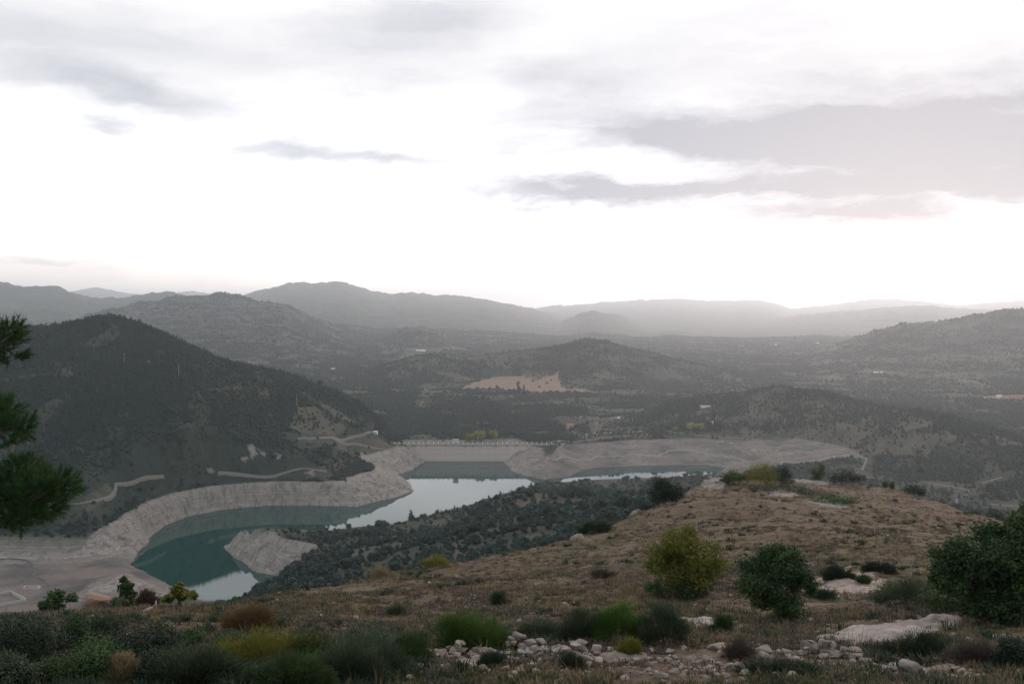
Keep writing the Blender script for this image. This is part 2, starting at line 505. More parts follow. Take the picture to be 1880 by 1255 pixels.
def hit(px, py, dmin=300.0, dmax=12000.0):
    a, s = ray(px, py)
    d = DS[(DS > dmin) & (DS < dmax)]
    z = zmid(np.full(len(d), a), d)
    below = z >= CAMZ + s * d
    k = int(np.argmax(below)) if below.any() else int(np.argmin(CAMZ + s * d - z))
    return Vector((a * d[k], d[k], float(z[k])))


def in_poly(px, py, P):
    c = np.zeros(px.shape, bool)
    n = len(P)
    for i in range(n):
        (x0, y0), (x1, y1) = P[i], P[(i + 1) % n]
        c ^= ((y0 > py) != (y1 > py)) & (px < (x1 - x0) * (py - y0) / (y1 - y0 + 1e-12) + x0)
    return c


# ------------------------------------------------------------------ object helpers
def tag(o, label=None, cat=None, group=None, kind=None):
    if label: o['label'] = label
    if cat: o['category'] = cat
    if group: o['group'] = group
    if kind: o['kind'] = kind
    return o


def link(o, parent=None):
    COL.objects.link(o)
    if parent is not None:
        o.parent = parent
    return o


def empty(name, loc, label, cat, group=None, rz=0.0):
    o = bpy.data.objects.new(name, None)
    o.empty_display_size = 0.3
    o.location = loc
    o.rotation_euler = (0, 0, rz)
    link(o)
    return tag(o, label, cat, group)


def np_mesh(name, V, Fc, mats, smooth=True, attrs=None, midx=None):
    """V n*3, Fc m*k (k 3 or 4) -> mesh"""
    V = np.ascontiguousarray(V, np.float32)
    Fc = np.ascontiguousarray(Fc, np.int32)
    me = bpy.data.meshes.new(name)
    m, k = Fc.shape
    me.vertices.add(len(V))
    me.vertices.foreach_set('co', V.ravel())
    me.loops.add(m * k)
    me.loops.foreach_set('vertex_index', Fc.ravel())
    me.polygons.add(m)
    me.polygons.foreach_set('loop_start', np.arange(0, m * k, k, dtype=np.int32))
    me.polygons.foreach_set('use_smooth', np.full(m, smooth))
    for mt in (mats if isinstance(mats, (list, tuple)) else [mats]):
        me.materials.append(mt)
    if midx is not None:
        me.polygons.foreach_set('material_index', np.asarray(midx, np.int32))
    for nm, arr in (attrs or {}).items():
        if arr.ndim == 2:
            at = me.attributes.new(nm, 'FLOAT_COLOR', 'POINT')
            at.data.foreach_set('color', np.ascontiguousarray(arr, np.float32).ravel())
        else:
            at = me.attributes.new(nm, 'FLOAT', 'POINT')
            at.data.foreach_set('value', np.ascontiguousarray(arr, np.float32))
    me.update(calc_edges=True)
    return me


def np_obj(name, V, Fc, mats, parent=None, **kw):
    return link(bpy.data.objects.new(name, np_mesh(name, V, Fc, mats, **kw)), parent)


class MB:
    """collects boxes, tubes, prisms; build() links them as one mesh object"""

    def __init__(self):
        self.b = bmesh.new()

    def box(self, x0, x1, y0, y1, z0, z1, bevel=0.0):
        v = [self.b.verts.new(p) for p in ((x0, y0, z0), (x1, y0, z0), (x1, y1, z0), (x0, y1, z0), (x0, y0, z1), (x1, y0, z1), (x1, y1, z1), (x0, y1, z1))]
        for f in ((3, 2, 1, 0), (4, 5, 6, 7), (0, 1, 5, 4), (1, 2, 6, 5), (2, 3, 7, 6), (3, 0, 4, 7)):
            self.b.faces.new([v[i] for i in f])
        return self

    def prism(self, prof, x0, x1):
        """profile in (y, z), extruded along x"""
        A = [self.b.verts.new((x0, y, z)) for y, z in prof]
        B = [self.b.verts.new((x1, y, z)) for y, z in prof]
        n = len(prof)
        self.b.faces.new(A)
        self.b.faces.new(B[::-1])
        for i in range(n):
            j = (i + 1) % n
            self.b.faces.new((A[j], A[i], B[i], B[j]))
        return self

    def tube(self, pts, rad, seg=6):
        rings = []
        pts = [Vector(p) for p in pts]
        for i, p in enumerate(pts):
            d = (pts[min(i + 1, len(pts) - 1)] - pts[max(i - 1, 0)]).normalized()
            s = d.orthogonal().normalized()
            t2 = d.cross(s)
            r = rad[i] if isinstance(rad, (list, tuple)) else rad
            rings.append([self.b.verts.new(p + (s * math.cos(k * 2 * math.pi / seg) + t2 * math.sin(k * 2 * math.pi / seg)) * r) for k in range(seg)])
        for a, b2 in zip(rings, rings[1:]):
            for k in range(seg):
                self.b.faces.new((a[k], a[(k + 1) % seg], b2[(k + 1) % seg], b2[k]))
        self.b.faces.new(rings[0][::-1])
        self.b.faces.new(rings[-1])
        return self

    def build(self, name, mat, parent=None, smooth=False):
        me = bpy.data.meshes.new(name)
        bmesh.ops.recalc_face_normals(self.b, faces=self.b.faces)
        self.b.to_mesh(me)
        self.b.free()
        me.materials.append(mat)
        if smooth:
            me.polygons.foreach_set('use_smooth', np.full(len(me.polygons), True))
        return link(bpy.data.objects.new(name, me), parent)


# ------------------------------------------------------------------ materials
def new_mat(name, rough=0.9, spec=0.25):
    m = bpy.data.materials.new(name)
    m.use_nodes = True
    t = NT(m.node_tree)
    b = t.n['Principled BSDF']
    b.inputs['Roughness'].default_value = rough
    b.inputs['Specular IOR Level'].default_value = spec
    return m, t, b


def plain_mat(name, col, rough=0.8, var=0.15, scale=1.5, spec=0.25, bump=0.0, metal=0.0):
    m, t, b = new_mat(name, rough, spec)
    tc = t.node('ShaderNodeTexCoord')
    n = t.noise(tc.outputs['Object'], scale, 5)
    k = t.math('ADD', 1 - var, t.math('MULTIPLY', n, 2 * var))
    v = t.node('ShaderNodeVectorMath', operation='SCALE')
    v.inputs[0].default_value = col
    t.put(v.inputs['Scale'], k)
    t.l.new(v.outputs[0], b.inputs['Base Color'])
    b.inputs['Metallic'].default_value = metal
    if bump:
        bp = t.node('ShaderNodeBump')
        bp.inputs['Strength'].default_value = bump
        t.l.new(n, bp.inputs['Height'])
        t.l.new(bp.outputs[0], b.inputs['Normal'])
    return m


def leaf_mat(name, c1, c2, trans=0.25, island=True):
    """c1..c2 by the leaf's own tint; whole plants differ a little too"""
    m, t, b = new_mat(name, 0.65, 0.2)
    at = t.node('ShaderNodeAttribute', attribute_name='tint')
    oi = t.node('ShaderNodeObjectInfo')
    col = t.mix(at.outputs['Fac'], c1, c2)
    k = t.math('ADD', 0.75, t.math('MULTIPLY', oi.outputs['Random'], 0.5))
    v = t.node('ShaderNodeVectorMath', operation='SCALE')
    t.put(v.inputs[0], col)
    t.put(v.inputs['Scale'], k)
    t.l.new(v.outputs[0], b.inputs['Base Color'])
    tr = t.node('ShaderNodeBsdfTranslucent')
    t.l.new(v.outputs[0], tr.inputs['Color'])
    mx = t.node('ShaderNodeMixShader')
    mx.inputs[0].default_value = trans
    t.l.new(b.outputs[0], mx.inputs[1])
    t.l.new(tr.outputs[0], mx.inputs[2])
    t.l.new(mx.outputs[0], t.n['Material Output'].inputs['Surface'])
    return m


def land_mat():
    m, t, b = new_mat("land", 0.95, 0.1)
    geo = t.node('ShaderNodeNewGeometry')
    P = geo.outputs['Position']
    sep = t.node('ShaderNodeSeparateXYZ')
    t.l.new(P, sep.inputs[0])
    cov = t.node('ShaderNodeAttribute', attribute_name='cover')
    cs = t.node('ShaderNodeSeparateColor')
    t.l.new(cov.outputs['Color'], cs.inputs[0])
    bare_, green_, field_ = cs.outputs
    dry_ = cov.outputs['Alpha']
    n1 = t.noise(P, 0.02, 6, 0.6)
    n2 = t.noise(P, 0.11, 5, 0.65)
    n3 = t.noise(P, 0.5, 4, 0.6)
    soil = t.mix(t.ramp(n2, 0.35, 0.65), (0.026, 0.036, 0.029), (0.068, 0.066, 0.050))
    shrub = t.mix(t.ramp(n2, 0.3, 0.7), (0.009, 0.024, 0.021), (0.026, 0.048, 0.039))
    g = t.math('ADD', green_, t.math('MULTIPLY', t.math('SUBTRACT', n2, 0.5), 1.6), clamp=True)
    veg = t.mix(g, soil, shrub)
    dry = t.mix(t.ramp(n3, 0.3, 0.7), (0.075, 0.066, 0.048), (0.14, 0.115, 0.085))
    veg = t.mix(t.math('MULTIPLY', dry_, t.ramp(n1, 0.3, 0.62)), veg, dry)
    # bare bank: strata left by the falling water, gully streaks, pale scars
    zc = t.math('ADD', sep.outputs[2], t.math('MULTIPLY', t.noise(P, 0.03, 3), 3.0))
    st = t.noise(t.xyz(0.0, 0.0, zc), 0.8, 3, 0.7)
    rock = t.mix(t.ramp(st, 0.38, 0.62), (0.20, 0.168, 0.148), (0.36, 0.31, 0.275))
    rock = t.mix(t.math('MULTIPLY', t.ramp(n2, 0.45, 0.7), 0.6), rock, (0.17, 0.15, 0.135))
    rock = t.mix(t.math('MULTIPLY', t.ramp(n3, 0.5, 0.75), 0.5), rock, (0.42, 0.36, 0.32))
    gul = t.noise(t.xyz(t.math('MULTIPLY', sep.outputs[0], 0.16), t.math('MULTIPLY', sep.outputs[1], 0.16), t.math('MULTIPLY', sep.outputs[2], 0.03)), 1.0, 5, 0.65, 0.6)
    rock = t.mix(t.math('MULTIPLY', t.ramp(gul, 0.48, 0.62), 0.65), rock, (0.115, 0.098, 0.088))
    mudc = t.mix(t.ramp(n1, 0.4, 0.62), (0.095, 0.084, 0.08), (0.185, 0.145, 0.128))
    mudm = t.node('ShaderNodeAttribute', attribute_name='mud')
    rock = rock
    rock = t.mix(mudm.outputs['Fac'], rock, mudc)
    earth = t.mix(t.ramp(n2, 0.3, 0.7), (0.19, 0.12, 0.09), (0.28, 0.18, 0.135))
    col = t.mix(field_, veg, earth)
    col = t.mix(bare_, col, rock)
    t.l.new(col, b.inputs['Base Color'])
    bp = t.node('ShaderNodeBump')
    bp.inputs['Strength'].default_value = 0.7
    bp.inputs['Distance'].default_value = 2.5
    hh = t.math('ADD', t.math('MULTIPLY', n2, 2.0), t.math('MULTIPLY', n3, 0.7))
    t.l.new(hh, bp.inputs['Height'])
    t.l.new(bp.outputs[0], b.inputs['Normal'])
    return m


def water_mat():
    m, t, b = new_mat("water", 0.02, 0.5)
    b.inputs['Base Color'].default_value = (0.002, 0.042, 0.037, 1)
    b.inputs['IOR'].default_value = 1.333
    geo = t.node('ShaderNodeNewGeometry')
    n = t.noise(geo.outputs['Position'], 0.9, 3, 0.6)
    bp = t.node('ShaderNodeBump')
    bp.inputs['Strength'].default_value = 0.03
    bp.inputs['Distance'].default_value = 0.2
    t.l.new(n, bp.inputs['Height'])
    t.l.new(bp.outputs[0], b.inputs['Normal'])
    return m


def ground_mat():
    """near hill: trampled dry grass, thatch and reddish soil"""
    m, t, b = new_mat("dry_turf", 0.95, 0.1)
    geo = t.node('ShaderNodeNewGeometry')
    P = geo.outputs['Position']
    n0 = t.noise(P, 0.12, 5, 0.6)
    n1 = t.noise(P, 0.7, 6, 0.65, 0.4)
    n2 = t.noise(P, 5.0, 5, 0.7)
    n3 = t.noise(P, 22.0, 3, 0.7)
    soil = t.mix(t.ramp(n2, 0.35, 0.65), (0.050, 0.036, 0.027), (0.150, 0.104, 0.074))
    straw = t.mix(t.ramp(n3, 0.3, 0.7), (0.105, 0.078, 0.048), (0.25, 0.185, 0.112))
    col = t.mix(t.ramp(n1, 0.42, 0.66), soil, straw)
    green = t.mix(t.ramp(n2, 0.3, 0.7), (0.026, 0.034, 0.019), (0.062, 0.070, 0.034))
    col = t.mix(t.math('MULTIPLY', t.ramp(n0, 0.5, 0.66), 0.65), col, green)
    red = t.mix(t.ramp(n3, 0.3, 0.7), (0.115, 0.074, 0.054), (0.20, 0.135, 0.098))
    rk = t.node('ShaderNodeAttribute', attribute_name='earth')
    col = t.mix(t.math('MULTIPLY', rk.outputs['Fac'], t.ramp(n1, 0.3, 0.6)), col, red)
    t.l.new(col, b.inputs['Base Color'])
    bp = t.node('ShaderNodeBump')
    bp.inputs['Strength'].default_value = 0.9
    bp.inputs['Distance'].default_value = 0.12
    t.l.new(t.math('ADD', n2, t.math('MULTIPLY', n3, 0.5)), bp.inputs['Height'])
    t.l.new(bp.outputs[0], b.inputs['Normal'])
    return m


def stone_mat(name, c1, c2, c3, scale=2.0):
    m, t, b = new_mat(name, 0.9, 0.2)
    tc = t.node('ShaderNodeTexCoord')
    geo = t.node('ShaderNodeNewGeometry')
    oi = t.node('ShaderNodeObjectInfo')
    n1 = t.noise(geo.outputs['Position'], scale, 6, 0.65)
    n2 = t.noise(geo.outputs['Position'], scale * 8, 5, 0.7)
    col = t.mix(t.ramp(n1, 0.35, 0.65), c1, c2)
    col = t.mix(t.math('MULTIPLY', t.ramp(n2, 0.5, 0.72), 0.7), col, c3)
    k = t.math('ADD', 0.7, t.math('MULTIPLY', oi.outputs['Random'], 0.55))
    v = t.node('ShaderNodeVectorMath', operation='SCALE')
    t.put(v.inputs[0], col)
    t.put(v.inputs['Scale'], k)
    t.l.new(v.outputs[0], b.inputs['Base Color'])
    bp = t.node('ShaderNodeBump')
    bp.inputs['Strength'].default_value = 0.6
    bp.inputs['Distance'].default_value = 0.05
    t.l.new(t.math('ADD', n1, t.math('MULTIPLY', n2, 0.5)), bp.inputs['Height'])
    t.l.new(bp.outputs[0], b.inputs['Normal'])
    return m


M_LAND, M_WATER, M_TURF = land_mat(), water_mat(), ground_mat()
M_STONE = stone_mat("limestone", (0.19, 0.145, 0.12), (0.33, 0.255, 0.212), (0.11, 0.085, 0.072))
M_SLAB = stone_mat("weathered_limestone", (0.19, 0.155, 0.135), (0.34, 0.285, 0.255), (0.09, 0.074, 0.064), 1.3)
M_REDSTONE = stone_mat("red_sandstone", (0.26, 0.155, 0.11), (0.34, 0.22, 0.17), (0.17, 0.10, 0.075))
M_BARK = plain_mat("bark", (0.09, 0.07, 0.055), 0.95, 0.4, 6)
M_OAK = leaf_mat("holm_oak_leaves", (0.009, 0.024, 0.020), (0.036, 0.070, 0.055), 0.1)
M_PINEW = leaf_mat("pinewood_needles", (0.007, 0.024, 0.021), (0.027, 0.060, 0.049), 0.1)
M_ROAD = plain_mat("pale_track", (0.165, 0.145, 0.13), 0.95, 0.12, 0.3)
M_CONC = plain_mat("concrete", (0.42, 0.38, 0.35), 0.9, 0.12, 0.4)
M_WHITE = plain_mat("white_render", (0.78, 0.76, 0.73), 0.8, 0.05, 0.6)
M_OCHRE = plain_mat("ochre_render", (0.42, 0.29, 0.20), 0.85, 0.12, 0.6)
M_TILE = plain_mat("roof_tile", (0.34, 0.155, 0.095), 0.85, 0.25, 1.2)
M_BRICK = plain_mat("raw_brick", (0.40, 0.215, 0.145), 0.9, 0.2, 0.7)
M_GREYW = plain_mat("grey_render", (0.36, 0.33, 0.30), 0.9, 0.12, 0.6)
M_DARKG = plain_mat("window_glass", (0.03, 0.035, 0.04), 0.15, 0.05, 1.0, 0.5)
M_METAL = plain_mat("grey_metal", (0.22, 0.22, 0.22), 0.5, 0.1, 2.0, 0.5)
M_WOOD = plain_mat("weathered_wood", (0.36, 0.27, 0.21), 0.9, 0.3, 5)

# ------------------------------------------------------------------ land cover and land meshes
green = 0.55 + 0.55 * fbm(X2 / 260, D2 / 260, 4, 21)
field = np.zeros_like(Z2)
green = np.where(owner == 1, np.maximum(green, 0.75), green)
green = green - np.where((owner == 1) | (owner == 2), 0.45, 0.0) * sstep(RIB, 0.5, 0.85) * (Z2 > 32) - np.where(owner > 5, 0.4, 0.0) * sstep(RIB2, 0.5, 0.85)
dry = 0.35 + 0.6 * fbm(X2 / 350, D2 / 350, 3, 25)
dry = np.where(owner == 1, dry * 0.25, dry)


def patch(arr, P, val, d0, d1, jitter=3.0):
    jx = PX2 + jitter * perlin(X2 / 40, D2 / 40, 3)
    jy = PY2 + jitter * 0.4 * perlin(X2 / 40, D2 / 40, 4)
    m = in_poly(jx, jy, P) & (D2 > d0) & (D2 < d1)
    arr[m] = val
    return m


clear = np.zeros_like(Z2)
for P, d0, d1 in (([(845, 713), (868, 703), (905, 693), (952, 689), (985, 697), (1024, 684), (1031, 711), (1080, 716), (1098, 720), (1030, 719), (985, 720), (940, 716), (890, 714)], 2500, 3800),):
    m = patch(field, P, 1.0, d0, d1)
    clear[m] = 1
for P, g, d, d0, d1, c in (
        ([(1450, 700), (1480, 668), (1560, 655), (1700, 650), (1800, 690), (1880, 735), (1500, 735)], 0.25, 0.7, 2200, 4300, 0.55),
        ([(1290, 800), (1400, 728), (1520, 712), (1640, 745), (1760, 800), (1700, 840), (1500, 826), (1360, 812)], 0.30, 0.75, 1300, 2100, 0.5),
        ([(530, 790), (545, 745), (600, 742), (650, 775), (620, 800)], 0.4, 0.75, 1300, 1900, 0.65),
        ([(395, 690), (440, 688), (500, 720), (480, 740), (400, 720)], 0.45, 0.6, 1300, 1900, 0.45),
        ([(92, 668), (140, 664), (136, 692), (88, 694)], 0.45, 0.7, 1300, 2100, 0.6),
        ([(1400, 640), (1500, 622), (1560, 640), (1480, 660)], 0.3, 0.9, 3500, 5000, 0.6),
        ([(860, 728), (960, 724), (990, 730), (900, 738)], 0.15, 1.0, 2000, 3300, 0.8),
        ([(1090, 768), (1160, 762), (1165, 775), (1095, 780)], 0.1, 1.0, 1700, 2300, 1.0),
        ([(1085, 782), (1180, 776), (1190, 800), (1060, 812)], 0.35, 0.9, 1500, 2300, 0.75),
        ([(560, 880), (640, 800), (740, 812), (700, 832), (640, 850), (610, 885)], 0.35, 0.8, 1200, 1700, 0.5),
        ([(1640, 900), (1700, 880), (1880, 900), (1880, 950), (1700, 950)], 0.4, 0.7, 1000, 1500, 0.5),
        ([(140, 920), (200, 885), (215, 910), (160, 940)], 0.35, 0.9, 950, 1400, 0.6),
        ([(820, 690), (850, 712), (900, 700), (890, 690)], 0.4, 0.6, 2400, 3800, 0.5)):
    m = patch(green, P, g, d0, d1, 6)
    dry[m] = d
    clear[m] = np.maximum(clear[m], c)
# groves, orchards and fallow plots on the gentle ground of the valley
rot_ = 0.5
ux, uy = X2 * math.cos(rot_) + D2 * math.sin(rot_), -X2 * math.sin(rot_) + D2 * math.cos(rot_)
ux, uy = ux + 25 * fbm(X2 / 120, D2 / 120, 2, 80), uy + 25 * fbm(X2 / 120, D2 / 120, 2, 81)
plot = (_h(np.floor(ux / 75), np.floor(uy / 130), 9) / (2 * np.pi))
plot2 = (_h(np.floor(ux / 75), np.floor(uy / 130), 19) / (2 * np.pi))
valley = ((owner == 0) | ((owner >= 7) & (Z2 < 45))) & (D2 > 1660) & (D2 < 6000)
valley_k = np.where(valley, 1 - sstep(Z2, 30, 60), 0)
green = np.where(valley_k > 0.3, green * 0.5 + plot * 0.75, green)
dry = np.where(valley_k > 0.3, plot2, dry)
clear = np.maximum(clear, valley_k * (plot < 0.32) * 0.75 * (1 - (field > 0)))
for P in ([(452, 818), (466, 812), (470, 834), (458, 842)], [(474, 824), (486, 828), (480, 842)], [(500, 830), (516, 836), (506, 846)], [(438, 838), (450, 842), (444, 850)], [(380, 862), (392, 852), (396, 866)], [(560, 868), (580, 862), (576, 872)], [(655, 838), (665, 828), (672, 842)]):
    m = patch(bare, P, 0.9, 1200, 1600, 8)
    clear[m] = 0.7
green = np.clip(green, 0, 1)
dry = np.where(owner == 3, 0.45 + 0.9 * fbm(X2 / 45, D2 / 45, 3, 27), dry)
dry = np.clip(dry, 0, 1)
clear[(X2 > 5) & (X2 < 100) & (D2 > 1540) & (D2 < 1640)] = 1
clear[(X2 > -200) & (X2 < -165) & (D2 > 1560) & (D2 < 1640)] = 1
# road polylines in the picture, put down on the land
ROADS = [
    ([(545, 806), (575, 805), (610, 803), (650, 800), (672, 799), (690, 796)], 5.5, 1300),
    ([(600, 802), (625, 812), (660, 815), (690, 823), (715, 826), (732, 818), (728, 812)], 4.5, 1300),
    ([(1052, 812), (1080, 808), (1105, 805), (1140, 802), (1188, 797)], 4.5, 1400),
    ([(1015, 812), (1045, 810), (1030, 820), (1018, 832), (1010, 842)], 5.0, 1400),
    ([(1048, 790), (1060, 798), (1078, 804)], 4.0, 1500),
    ([(1092, 770), (1095, 780), (1096, 788)], 4.0, 1500),
    ([(1228, 793), (1260, 797), (1300, 801), (1360, 805), (1400, 808), (1450, 812), (1500, 820), (1555, 830), (1580, 838), (1592, 846)], 5.0, 1300),
    ([(1592, 840), (1588, 852), (1582, 864)], 6.0, 1200),
    ([(1235, 809), (1270, 810), (1310, 812)], 5.0, 1400),
    ([(130, 929), (165, 924), (195, 918), (208, 912), (212, 895), (212, 888)], 5.0, 900),
    ([(212, 888), (250, 882), (300, 876)], 4.0, 900),
    ([(400, 870), (450, 872), (520, 870), (600, 866)], 3.5, 1000),
    ([(780, 712), (785, 720), (776, 738), (770, 745)], 6.0, 1700),
    ([(1705, 888), (1740, 892), (1780, 900), (1775, 910), (1755, 915), (1757, 925)], 5.0, 900),
    ([(1800, 925), (1880, 930)], 5.0, 900),
    ([(1800, 888), (1840, 876)], 4.0, 900),
    ([(720, 664), (760, 643), (800, 641)], 8.0, 3500),
]
road_pts = []
for pl, w, dm in ROADS:
    pts = [hit(px, py, dm) for px, py in pl]
    fine = []
    for p, q in zip(pts, pts[1:]):
        n = max(2, int((q - p).length / 6))
        fine += [p.lerp(q, k / n) for k in range(n)]
    fine.append(pts[-1])
    A = np.array([tuple(p) for p in fine])
    for _ in range(3):
        A[1:-1, :2] = 0.25 * A[:-2, :2] + 0.5 * A[1:-1, :2] + 0.25 * A[2:, :2]
    road_pts.append((A, w * 0.42))
    for x, y, z in A:
        i = int(round((x / y - GA[0]) / (GA[1] - GA[0])))
        j = int(round(np.interp(y, GD, GJ)))
        hi = max(1, int((w + 3) / (y * (GA[1] - GA[0])))) + 1
        hj = max(1, int((w + 10) / (GD[min(j + 1, ND - 1)] - GD[min(j, ND - 2)])))
        clear[max(0, j - hj - 2):j + hj + 1, max(0, i - hi):i + hi + 1] = 1

cover = np.stack([bare, green, field, dry], axis=2)
idx = np.arange(NA * ND).reshape(ND, NA)
quads = np.stack([idx[:-1, :-1], idx[:-1, 1:], idx[1:, 1:], idx[1:, :-1]], axis=2)
own_f = owner[:-1, :-1].copy()
own_f[bare[:-1, :-1] > 0.5] = -1
VALL = np.stack([X2, D2, Z2], axis=2).reshape(-1, 3)
CALL = cover.reshape(-1, 4)
MALL = mud.reshape(-1)
for k in range(-1, len(LAYERS) + 1):
    sel = quads[own_f == k]
    if len(sel) < 20:
        continue
    used, inv = np.unique(sel.ravel(), return_inverse=True)
    nm = "reservoir_bank" if k == -1 else "valley_land" if k == 0 else "hillside" if k <= 3 else "hill"
    o = np_obj(nm, VALL[used], inv.reshape(-1, 4), M_LAND, attrs={'cover': CALL[used], 'mud': MALL[used]})
    tag(o, kind='structure')

# wide sheet under everything, out past the farthest ridge
g = np.linspace(-48000, 48000, 41)
gx, gy = np.meshgrid(g, g)
gi = np.arange(41 * 41).reshape(41, 41)
gq = np.stack([gi[:-1, :-1], gi[:-1, 1:], gi[1:, 1:], gi[1:, :-1]], axis=2).reshape(-1, 4)
cz = np.zeros((41 * 41, 4)); cz[:, 1] = 0.6; cz[:, 3] = 0.4
o = np_obj("ground", np.c_[gx.ravel(), gy.ravel(), np.full(gx.size, -58.0)], gq, M_LAND, attrs={'cover': cz, 'mud': np.zeros(gx.size)})
tag(o, kind='structure')

# water: one flat sheet at full reach, its shore is where it meets the banks
x0, x1, y0, y1 = SP[:, 0].min() - 30, SP[:, 0].max() + 60, SP[:, 1].min() - 40, SP[:, 1].max() + 6
wg = []
o = np_obj("reservoir_water", np.array([(x0, y0, 0), (x1, y0, 0), (x1, y1, 0), (x0, y1, 0)], float), np.array([[0, 1, 2, 3]]), M_WATER, smooth=False)
tag(o, kind='structure')

for A, w in road_pts:
    d = np.gradient(A[:, :2], axis=0)
    d /= np.linalg.norm(d, axis=1)[:, None] + 1e-9
    nrm = np.c_[-d[:, 1], d[:, 0]]
    L_, R_ = A[:, :2] + nrm * w / 2, A[:, :2] - nrm * w / 2
    zc = np.maximum.reduce([zmid(q[:, 0] / q[:, 1], q[:, 1]) for q in (L_, R_, A)]) + 0.7
    zc = np.convolve(np.pad(zc, 2, mode='edge'), np.ones(5) / 5, 'valid') + 0.3
    n = len(A)
    V = np.concatenate([np.c_[L_ + nrm, zc - 5], np.c_[L_, zc], np.c_[R_, zc], np.c_[R_ - nrm, zc - 5]])
    k = np.arange(n - 1)
    Fq = np.concatenate([np.c_[c * n + k, c * n + k + 1, (c + 1) * n + k + 1, (c + 1) * n + k] for c in range(3)])
    tag(np_obj("road", V, Fq[:, ::-1], M_ROAD), kind='structure')

# mud flat: winding dark stream bed
def ribbon(name, pl, w, mat, dm, lift=0.25, kind='structure'):
    pts = [hit(px, py, dm) for px, py in pl]
    fine = []
    for p, q in zip(pts, pts[1:]):
        n = max(2, int((q - p).length / 3))
        fine += [p.lerp(q, k / n) for k in range(n)]
    A = np.array([tuple(p) for p in fine] + [tuple(pts[-1])])
    for _ in range(3):
        A[1:-1, :2] = 0.25 * A[:-2, :2] + 0.5 * A[1:-1, :2] + 0.25 * A[2:, :2]
    d = np.gradient(A[:, :2], axis=0)
    d /= np.linalg.norm(d, axis=1)[:, None] + 1e-9
    nrm = np.c_[-d[:, 1], d[:, 0]]
    ww = w * (0.75 + 0.5 * R.random(len(A)))[:, None]
    L_, R_ = A[:, :2] + nrm * ww / 2, A[:, :2] - nrm * ww / 2
    zc = np.maximum.reduce([zmid(q[:, 0] / q[:, 1], q[:, 1]) for q in (L_, R_, A)]) + lift
    n = len(A)
    V = np.concatenate([np.c_[L_ + nrm, zc - 2], np.c_[L_, zc], np.c_[R_, zc], np.c_[R_ - nrm, zc - 2]])
    k = np.arange(n - 1)
    Fq = np.concatenate([np.c_[c * n + k, c * n + k + 1, (c + 1) * n + k + 1, (c + 1) * n + k] for c in range(3)])
    return tag(np_obj(name, V, Fq[:, ::-1], mat), kind=kind)


M_WETMUD = plain_mat("wet_mud", (0.055, 0.052, 0.05), 0.5, 0.2, 0.3)
M_SILT = plain_mat("pale_silt", (0.27, 0.235, 0.21), 0.95, 0.1, 0.3)
ribbon("track", [(1200, 838), (1225, 829), (1255, 826), (1290, 830), (1330, 838), (1380, 846)], 2.6, M_SILT, 1300, 0.5)
ribbon("track", [(1000, 848), (1040, 838), (1100, 836), (1170, 834), (1230, 836)], 1.8, M_SILT, 1300, 0.5)
for pl in ([(1075, 797), (1110, 795), (1150, 793), (1188, 790)],):
    ribbon("terrace_edge", pl, 1.3, M_GREYW, 1500, 0.9)
ribbon("stream", [(-20, 1026), (20, 1025), (48, 1027), (60, 1034), (48, 1041), (28, 1040), (22, 1034), (40, 1038), (62, 1041), (72, 1046), (58, 1055), (80, 1066), (98, 1076)], 2.2, M_WETMUD, 700)

# ------------------------------------------------------------------ foreground hill
FG = Slope(
    [(-500, 1145, 40), (-300, 1135, 41), (0, 1118, 42), (150, 1110, 44), (300, 1102, 45), (400, 1092, 47), (500, 1077, 52), (600, 1064, 57), (700, 1050, 62), (800, 1032, 68), (900, 1014, 75),
     (1000, 998, 82), (1060, 982, 88), (1120, 957, 97), (1180, 932, 106), (1240, 905, 118), (1290, 880, 130), (1340, 872, 138), (1400, 878, 142), (1480, 880, 145),
     (1560, 880, 145), (1650, 892, 140), (1720, 911, 133), (1800, 940, 122), (1880, 965, 112), (2100, 1010, 100), (2500, 1050, 90)],
    [(940, 1255, 16), (0, 1255, 14.5), (1880, 1255, 15.5), (-400, 1255, 14.5), (2300, 1255, 15.5), (940, 1190, 20), (300, 1190, 20), (1600, 1190, 20.5), (940, 1130, 29), (1420, 1130, 29.5), (400, 1130, 30),
     (0, 1150, 27), (1800, 1130, 29), (1250, 1080, 38), (800, 1080, 44), (1500, 1050, 45), (1750, 1050, 44), (1300, 980, 66), (1500, 950, 85),
     (1700, 965, 82), (1100, 1030, 60), (1300, 920, 95), (940, 1800, 2.6), (940, 1440, 8)], 40.0, 0.7, 2.2, lam=2e-4, sig=10)


def fgz(x, y):
    x, y = np.asarray(x, float), np.asarray(y, float)
    z = FG(x / y, y)
    z = z + np.clip((y - 6) / 30, 0, 1) * (0.35 * fbm(x / 9, y / 9, 3, 101)) + 0.10 * fbm(x / 1.7, y / 1.7, 3, 103) + 0.03 * perlin(x / 0.3, y / 0.3, 105)
    rocky = np.exp(-(((x - np.interp(y, [0, 200], [0, 200]) * 0.205) / 4.5) ** 2 + ((y - 132) / 9) ** 2))
    return z + rocky * 0.8 * (ridged(x / 2.5, y / 4, 3, 109))


FDS = np.exp(np.linspace(math.log(8), math.log(165), 1500))


def fhit(px, py):
    a, s = ray(px, py)
    z = fgz(a * FDS, FDS)
    below = z >= CAMZ + s * FDS
    k = int(np.argmax(below)) if below.any() else int(np.argmin(CAMZ + s * FDS - z))
    return Vector((a * FDS[k], FDS[k], float(z[k])))


